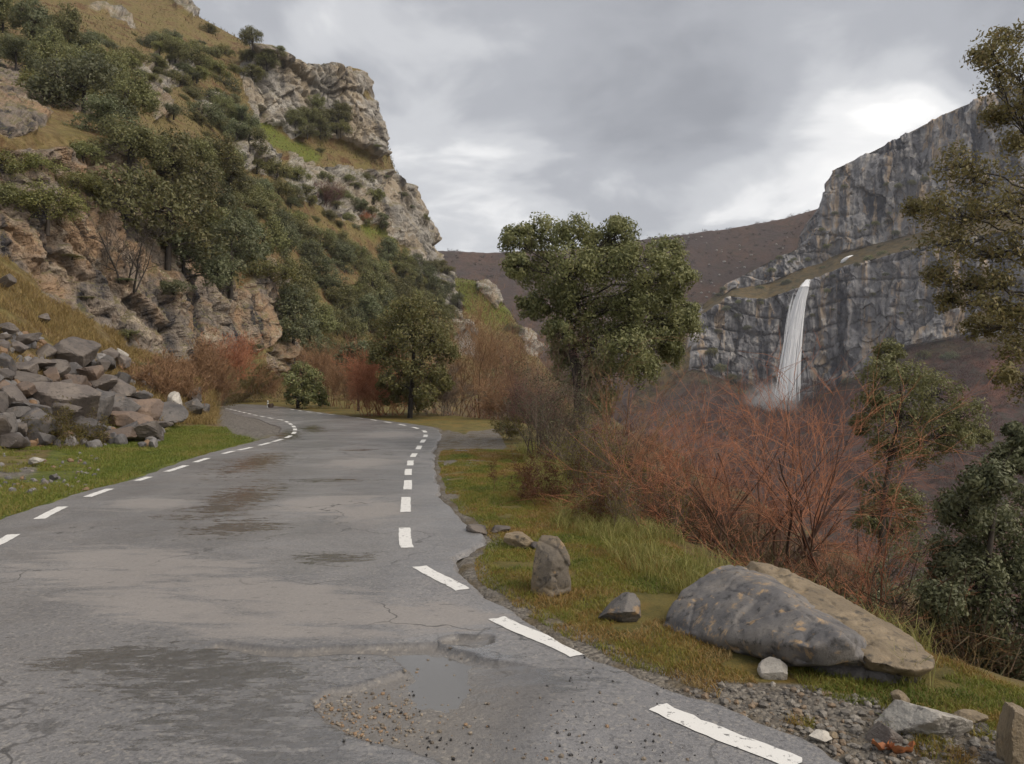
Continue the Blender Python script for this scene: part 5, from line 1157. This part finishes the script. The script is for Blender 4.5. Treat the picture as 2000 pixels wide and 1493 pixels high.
def fall(name, path, widths, thick, seed, label, parent=None, n=70, strands=150, sw=.16):
    """a plunge of many thin falling strands, thick in the middle and frayed at the edges"""
    rs = np.random.RandomState(seed); A = np.array(path, float); k = np.linspace(0, 1, len(A))
    u = np.clip(rs.normal(size=strands) * .24, -.62, .62); t0 = np.where(np.abs(u) > .3, rs.uniform(0, .5, strands), rs.uniform(0, .04, strands)); t1 = np.where(rs.rand(strands) < .5, rs.uniform(.8, 1, strands), rs.uniform(.35, 1, strands))
    tt = t0[:, None] + (t1 - t0)[:, None] * np.linspace(0, 1, n)[None]
    P = np.stack([np.interp(tt, k, A[:, i]) for i in range(3)], 2); wd = np.interp(tt, k, widths)
    wob = fbm(np.stack([np.repeat(np.arange(strands), n) * 3.7, tt.ravel() * 5, tt.ravel() * 0], 1), 3, seed).reshape(strands, n)
    P[..., 0] += wd * (u[:, None] * (.75 + .5 * tt) + .05 * wob); P[..., 1] += thick * (rs.uniform(-1, 1, strands)[:, None] * np.sqrt(np.maximum(1 - (u / .65) ** 2, .05))[:, None] + .3 * wob)
    R = sw * rs.uniform(.5, 1.5, strands)[:, None] * (.6 + 1.2 * tt) * np.sin(np.pi * np.clip(np.linspace(.02, .98, n), 0, 1)) ** .35
    g = Geo(); g.add(*tube_batch(P, R, 5)); return link(name, g.mesh(name), wm, parent, label)
wf = bpy.data.objects.new('waterfall', None); C.objects.link(wf); wf['label'] = 'tall white waterfall plunging over the far cliff into mist'; wf['category'] = 'waterfall'
def fd(px, py, off=2.0):
    ds = [h.y for h in (hit_cliff(px + a, py + b_, 6.0) for a in (-12, 0, 12) for b_ in (-6, 6)) if h is not None]
    return (min(ds) if ds else 462) - off
FP = [(1578,546),(1571,560),(1562,590),(1555,625),(1549,665),(1544,705),(1540,745),(1537,785)]
dmin = min(fd(x, y) for x, y in FP[1:])
pth = [tuple(unproj(x, y, (fd(1578, 546, -2.0) if i == 0 else dmin))) for i, (x, y) in enumerate(FP)]
s_ = 460 / F
fall('main_fall', pth, [14 * s_, 19 * s_, 21 * s_, 23 * s_, 25 * s_, 27 * s_, 30 * s_, 33 * s_], 1.4, 900, 'main white plunge', wf, strands=520, sw=.20)
pth2 = [tuple(unproj(x, y, dmin - .5)) for x, y in [(1550,572),(1543,600),(1537,640),(1533,690),(1530,740)]]
fall('side_strand', pth2, [2 * s_, 4 * s_, 5 * s_, 5 * s_, 4 * s_], .4, 901, 'thin side strand of the fall', wf, strands=14, sw=.12)
h = [unproj(x, y, fd(x, y, .6)) for x, y in [(1664,499),(1655,503),(1648,509),(1643,514)]]
fall('upper_cascade', [tuple(v) for v in h], [10 * s_, 9 * s_, 8 * s_, 5 * s_], .5, 902, 'short upper cascade above the main fall', wf, 24, 40, .25)
MIST = True
if MIST:
    mm, t = new_mat('mist'); tc = t.a('ShaderNodeTexCoord').outputs['Object']
    ln = t.a('ShaderNodeVectorMath', {0: tc}, operation='LENGTH').outputs['Value']
    dn = t.m('MULTIPLY', t.smooth(ln, 1.0, .25), t.m('MULTIPLY', t.smooth(t.noise(tc, 2.2, 3.0, .6, .5), .34, .60), .18))
    pv_ = t.a('ShaderNodeVolumePrincipled', {'Color': (0.92, 0.94, 0.97), 'Density': dn, 'Anisotropy': .2})
    t.t.links.new(pv_.outputs[0], t.a('ShaderNodeOutputMaterial').inputs['Volume'])
    Vm, Fm = ico(3); c = unproj(1508, 782, dmin - 8)
    o = link('mist', mesh_np('mist', Vm, Fm), mm, label='pale spray drifting at the foot of the waterfall', cat='mist', kind='stuff', loc=c); o.scale = (20, 8, 13)

# ------------------------------------------------------------------ leafless woodland in the gorge (a mass)
def tufts(name, pts, rad, per, width, mat, seed, label, up=1.0):
    rs = np.random.RandomState(seed); n = len(pts); pts = np.asarray(pts); rad = np.asarray(rad)
    d = rs.normal(size=(n, per, 3)) * np.array([.55, .55, .3]); d[..., 2] = np.abs(d[..., 2]) + .45 * up; d = unit(d)
    st = pts[:, None] + d * rad[:, None, None] * rs.uniform(0, .75, (n, per, 1)) + rs.normal(size=(n, per, 3)) * rad[:, None, None] * np.array([.35, .35, .15])
    d2 = unit(d + rs.normal(size=d.shape) * .55); L = rad[:, None, None] * rs.uniform(.35, .8, (n, per, 1)); sd = unit(np.cross(d2, rs.normal(size=d2.shape))) * np.asarray(width).reshape(-1, 1, 1)
    V = np.stack([st - sd, st + sd, st + d2 * L], 2).reshape(-1, 3); Fq = np.arange(len(V)).reshape(-1, 3)
    g = Geo(); g.add(V, Fq, np.repeat(np.clip(rs.uniform(0, 1, (n, 1)) * .7 + rs.uniform(0, .3, (n, per)), 0, 1).reshape(-1), 3))
    return link(name, g.mesh(name, False), mat, label=label, cat='woodland', kind='stuff')
WOOD = leaf_mat('bare_wood', (0.062, 0.036, 0.034), (0.175, 0.085, 0.058), (0.10, 0.095, 0.04), .22, .1, .9)
low_i = np.nonzero((np.repeat(np.arange(nv_c := 0 + 1)[None], 1, 0).size > 0) & ((cliffV[:, 2] < 2) | ((cl_rock < .25) & (cl_vi < 112) & (cliffV[:, 2] < 60))) & (cliffV[:, 1] > 120) & (cpx > 1150) & (cpx < 2050))[0]
pick = rs.choice(low_i, 2600, replace=False)
pts = cliffV[pick] + rs.normal(size=(2600, 3)) * np.array([2, 2, 0])
tufts('bare_woodland', pts, rs.uniform(1.8, 3.6, 2600), 54, np.full(2600, .09), WOOD, 60, 'purple brown leafless woodland filling the gorge below the waterfall')
n = 1300; xy = np.stack([rs.uniform(-6, 60, n), 27 + 107 * rs.rand(n) ** 1.3], 1); hz_, dd_, _ = verge_height(xy); k = dd_ > 2.5
xy, hz_ = xy[k], hz_[k]; pts = np.column_stack([xy, hz_])
tufts('bank_brush', pts, rs.uniform(.9, 2.0, len(pts)), 110, .008 + xy[:, 1] * .00022, WOOD, 61, 'brown leafless brush covering the bank below the road')
n = 380; xy = np.stack([rs.uniform(1.5, 14, n), 5.5 + 19 * rs.rand(n)], 1); hz_, dd_, _ = verge_height(xy); k = (dd_ > .9) & (xy[:, 0] / xy[:, 1] < .72); xy, hz_ = xy[k], hz_[k]
WOOD2 = leaf_mat('bramble', (0.075, 0.05, 0.028), (0.16, 0.11, 0.055), (0.09, 0.095, 0.035), .35, .15, .8)
tufts('bank_bramble', np.column_stack([xy, hz_]), rs.uniform(.3, .7, len(xy)), 150, .004 + xy[:, 1] * .0002, WOOD2, 62, 'tangled brown bramble over the steep bank below the verge')
# pale stones dotted over the moorland hill
cs, ss = [], []
for _ in range(90):
    px, py = rs.uniform(1240, 1620), rs.uniform(455, 600); m = (np.abs(mpx - px) < 5) & (np.abs(mpy - py) < 5)
    if m.any(): v = moorV[np.nonzero(m)[0][0]]; cs.append((v[0], v[1], v[2] + .6)); ss.append(rs.uniform(1.2, 3.4))
link('moorland_stones', pebble_mesh('moorland_stones', cs, ss, 63, 1), pebble_mat('moor_stone', (.22, .21, .2), (.4, .38, .35), (.3, .28, .25)), label='pale stones dotted over the far moorland hill', cat='stones', kind='stuff')
mi = rs.choice(len(moorV), 1500, replace=False)
HEATH = leaf_mat('heather', (0.040, 0.030, 0.022), (0.085, 0.052, 0.036), (0.06, 0.055, 0.03), .3, .05, .9)
tufts('heather', moorV[mi], rs.uniform(1.2, 3.0, 1500), 30, np.full(1500, .22), HEATH, 64, 'dark heather tussocks over the far moorland hill', .7)

# ------------------------------------------------------------------ grass
def blades(name, B, h, w_, mat, seed, label, lean=.35, var=None):
    rs = np.random.RandomState(seed); n = len(B); B = np.asarray(B); h = np.asarray(h)[:, None]
    a = rs.uniform(0, 6.28, n); sd = np.stack([np.cos(a), np.sin(a), a * 0], 1) * (np.asarray(w_) if np.ndim(w_) else np.full(n, w_))[:, None]
    ln = np.stack([rs.normal(size=n), rs.normal(size=n), np.zeros(n)], 1) * lean; m_ = B + np.array([0, 0, 1]) * h * .55 + ln * h * .3; t_ = B + np.array([0, 0, 1]) * h * .92 + ln * h
    V = np.stack([B - sd, B + sd, m_ + sd * .7, m_ - sd * .7, t_], 1).reshape(-1, 3); o = (np.arange(n) * 5)[:, None]
    Fq = np.concatenate([o + np.array([[0, 1, 2]]), o + np.array([[0, 2, 3]]), o + np.array([[3, 2, 4]])]);
    g = Geo(); g.add(V, Fq, np.repeat(rs.uniform(size=n) if var is None else var, 5)); return link(name, g.mesh(name, False), mat, label=label, cat='grass', kind='stuff')
def grass_mat(name, stops):
    m, t = new_mat(name); col = t.ramp(at(t, 'var'), stops); b = t.a('ShaderNodeBsdfPrincipled', {'Base Color': col, 'Roughness': .6, 'Specular IOR Level': .3})
    tr = t.a('ShaderNodeBsdfTranslucent', {'Color': col}); mx = t.a('ShaderNodeMixShader', {0: .3, 1: b.outputs[0], 2: tr.outputs[0]}); t.t.links.new(mx.outputs[0], t.a('ShaderNodeOutputMaterial').inputs[0]); return m
GR_MOSS = grass_mat('grass_short', [(0.0, (0.105, 0.14, 0.025)), (.35, (0.20, 0.205, 0.04)), (.6, (0.24, 0.19, 0.045)), (.8, (0.27, 0.155, 0.05)), (1.0, (0.34, 0.25, 0.11))])
GR_TALL = leaf_mat('grass_tall', (0.14, 0.14, 0.035), (0.29, 0.27, 0.09), (0.32, 0.245, 0.10), .35, .3, .6)
GR_LEFT = grass_mat('grass_green', [(0.0, (0.095, 0.13, 0.02)), (.45, (0.17, 0.20, 0.035)), (.7, (0.22, 0.20, 0.05)), (1.0, (0.28, 0.20, 0.075))])
GR_DRY = leaf_mat('grass_dry', (0.19, 0.13, 0.045), (0.36, 0.265, 0.11), (0.20, 0.165, 0.05), .25, .3, .7)
n = 420000; Y = 3.0 + 15 * rs.rand(n) ** 1.7; X = -2.2 + 5.2 * rs.rand(n); xy = np.stack([X, Y], 1); hz_, dd_, re_ = verge_height(xy)
P3 = np.column_stack([xy, hz_]); patch = fbm(np.column_stack([xy, X * 0]) / .45, 3, 950); vx_, vy_ = proj_np(P3)
gravz = in_poly(vx_, vy_ + 12 * fbm(np.column_stack([xy, X * 0]) / .2, 2, 951), [(1180,1300),(1380,1335),(1560,1345),(1750,1392),(2050,1480),(2050,1560),(1500,1560),(1350,1400)])
k = (re_ > .10 + .10 * patch) & (dd_ < .35) & (patch > -.35) & ~(gravz & (patch < .22)) & (vx_ < 2080)
P3, dd_, patch = P3[k][:160000], dd_[k][:160000], patch[k][:160000]
blades('verge_grass', P3, (.012 + .030 * rs.rand(len(P3)) ** 1.5) * (1 + .9 * np.clip(patch, 0, 1)), .0016 + P3[:, 1] * .00022, GR_MOSS, 952, 'short mossy yellow green grass on the valley side verge', .7, np.clip(.47 + .8 * fbm(P3 / .55, 3, 953) + .35 * fbm(P3 / .12, 2, 954) + .12 * rs.normal(size=len(P3)), 0, 1))
n = 60000; Y = 4.0 + 16 * rs.rand(n) ** 1.3; X = -.5 + 3.6 * rs.rand(n); xy = np.stack([X, Y], 1); hz_, dd_, re_ = verge_height(xy); patch = fbm(np.column_stack([xy, X * 0]) / .5, 3, 955)
k = (np.abs(dd_ - .05) < .48 + .25 * patch) & (patch > -.1) & (re_ > .45)
P3 = np.column_stack([xy, hz_])[k]; blades('tall_grass', P3, .07 + .17 * rs.rand(len(P3)), .0018 + P3[:, 1] * .00016, GR_TALL, 956, 'long pale grass along the drop into the gorge', .6)
hm = np.nonzero((hpx > -60) & (hpx < 560) & (hpy > 825) & (hpy < 1010) & (hillV[:, 1] < 27))[0]
gi = rs.choice(hm, 90000); jit = np.stack([rs.uniform(-.16, .16, 90000), rs.uniform(-.25, .25, 90000), np.zeros(90000)], 1); P3 = hillV[gi] + jit
vx_, vy_ = proj_np(P3); patch = fbm(P3 / .9, 3, 960); le_ = seg_dist(P3[:, :2], L_EDGE)
gz = in_poly(vx_, vy_, GRAVEL[0]) | (in_poly(vx_, vy_, GRAVEL[1]) & (patch < .3)) | (in_poly(vx_, vy_, [(-80,880),(110,880),(180,905),(120,950),(-80,990)]) & (patch < .1))
k = ~gz & (le_ < -.12 + .1 * patch) & (patch > -.5); P3, patch = P3[k], patch[k]
blades('roadside_grass', P3, .02 + .05 * rs.rand(len(P3)), .0022 + P3[:, 1] * .0002, GR_LEFT, 961, 'bright green grass between the road and the rockfall heap', .6, np.clip(.45 + .5 * patch + .2 * rs.normal(size=len(P3)), 0, 1))
hm = np.nonzero((hpx > -60) & (hpx < 420) & (hpy > 500) & (hpy < 830) & (hillV[:, 1] > 19) & (hillV[:, 1] < 52) & (rock_attr_l := np.ones(len(hpx), bool)))[0]
rk_ = np.zeros(len(hill.data.vertices), np.float32); hill.data.attributes['rock'].data.foreach_get('value', rk_)
hm = hm[rk_[hm] < .25]
gi = rs.choice(hm, 60000); P3 = hillV[gi] + np.stack([rs.uniform(-.15, .15, 60000), rs.uniform(-.2, .2, 60000), np.zeros(60000)], 1); patch = fbm(P3 / 1.3, 3, 965); k = patch > -.2; P3, patch = P3[k], patch[k]
blades('slope_grass', P3, (.10 + .22 * rs.rand(len(P3))) * (1 + .6 * patch), .012 * np.ones(len(P3)), GR_DRY, 966, 'tawny dry grass on the slope between heap and cliff', .7)
hm = np.nonzero((hpx > -60) & (hpx < 1050) & (hpy > -30) & (hpy < 800) & (hillV[:, 1] > 50) & (rk_ < .25))[0]
gi = rs.choice(hm, 40000); P3 = hillV[gi] + rs.normal(size=(40000, 3)) * np.array([.3, .3, 0]); sz_ = P3[:, 1] / 100
GR_HILL = leaf_mat('grass_hill', (0.085, 0.068, 0.03), (0.18, 0.14, 0.065), (0.11, 0.11, 0.035), .35, .25, .8)
blades('hill_grass', P3, (.12 + .26 * rs.rand(len(P3))) * sz_, .045 * sz_, GR_HILL, 967, 'rough brown grass over the upper mountainside', .8)
# dry stalks by the bush at the boulder end
o = bare_plant('dry_stalks', 'tuft of long pale dry stalks at the end of the big boulder', 'grass tuft', on_verge(1880, 4.3, 0), 22, .42, .75, GR_DRY, 970, (2,), .0016, rmin=.0007, root_r=.08)
bare_plant('dry_stalks', 'pale grass tuft growing on top of the big boulder', 'grass tuft', unproj(1690, 1262, 4.42), 26, .13, .4, GR_DRY, 971, (2,), .0012, rmin=.0006, root_r=.02)

# ------------------------------------------------------------------ small roadside things
pm, t = new_mat('post_white'); finish(t, t.mix(t.smooth(t.noise(pos(t), 9.0, 3.0), .5, .7), (.75, .75, .72), (.45, .44, .41)), .6)
pg_, t = new_mat('post_black'); finish(t, (.03, .03, .03), .5)
g = ground(523, 796); root = bpy.data.objects.new('marker_post', None); C.objects.link(root); root.location = (g.x, g.y, 0); root['label'] = 'short white marker post beside the kerb stone at the far bend'; root['category'] = 'marker post'
for nm, z0, z1, r0, r1, mt_ in (('shaft', -.05, .30, .055, .05, pm), ('band', .30, .36, .052, .052, pg_), ('cap', .36, .44, .05, .028, pm)):
    zz = np.array([[[0, 0, z0], [0, 0, z0 + .001], [0, 0, z1 - .001], [0, 0, z1]]], float); V, Fq = tube_batch(zz, np.array([[.001, r0, r1, .001]]), 10); link(nm, mesh_np(nm, V, Fq, False), mt_, root)
lm_, t = new_mat('dead_leaf'); finish(t, t.mix(t.noise(t.a('ShaderNodeTexCoord').outputs['Object'], 40.0, 3.0), (.22, .07, .025), (.36, .14, .05)), .6)
u_, v_ = np.meshgrid(np.linspace(-1, 1, 9), np.linspace(-1, 1, 7), indexing='ij'); wv = (1 - u_ ** 2) ** .6 * .55
V = np.stack([u_ * .05, v_ * wv * .05, .02 * u_ ** 2 + .018 * v_ ** 2 + .006 * np.sin(u_ * 7)], 2).reshape(-1, 3); lme = mesh_np('dead_leaf', V, grid_faces(9, 7)); lme.materials.append(lm_)
for k, (px, py) in enumerate([(1722, 1462), (1748, 1468), (1775, 1470), (1330, 1205)]):
    g = ground(px, py); o = link('dead_leaf', lme, label='curled orange dead leaf lying on the mossy verge', cat='leaf', group='dead leaves on the verge', loc=(g.x, g.y, verge_z(g.x, g.y) + .012)); o.rotation_euler = (.3 * k, .2, 1.7 * k)
# ------------------------------------------------------------------ air
V8 = [(x, y, z) for z in (-66, 262) for y in (-520, 1170) for x in (-950, 950)]
me = bpy.data.meshes.new('haze'); me.from_pydata(V8, [], [(0, 2, 3, 1), (4, 5, 7, 6), (0, 1, 5, 4), (2, 6, 7, 3), (0, 4, 6, 2), (1, 3, 7, 5)])
hm_, t = new_mat('haze')
v_ = t.a('ShaderNodeVolumePrincipled', {'Color': (0.86, 0.90, 1.0), 'Density': 0.00015, 'Anisotropy': 0.0})
t.t.links.new(v_.outputs[0], t.a('ShaderNodeOutputMaterial').inputs['Volume'])
link('haze', me, hm_, label='thin bluish air over the whole valley', cat='haze', kind='stuff')
for n_, l_ in (('ground', 'gorge floor far below the road'), ('verge', 'mossy verge and bank falling into the gorge'), ('road', 'narrow wet patched asphalt road curving away'), ('mountainside', 'steep mountainside of ledges cliffs and rough grass'), ('waterfall_cliff', 'grey two tier limestone cliff across the gorge'), ('moorland_hill', 'brown moorland hill closing the valley'), ('puddle', 'shallow puddle standing in the worn road patch')):
    for o in bpy.data.objects:
        if o.name.split('.')[0] == n_: o['label'] = l_
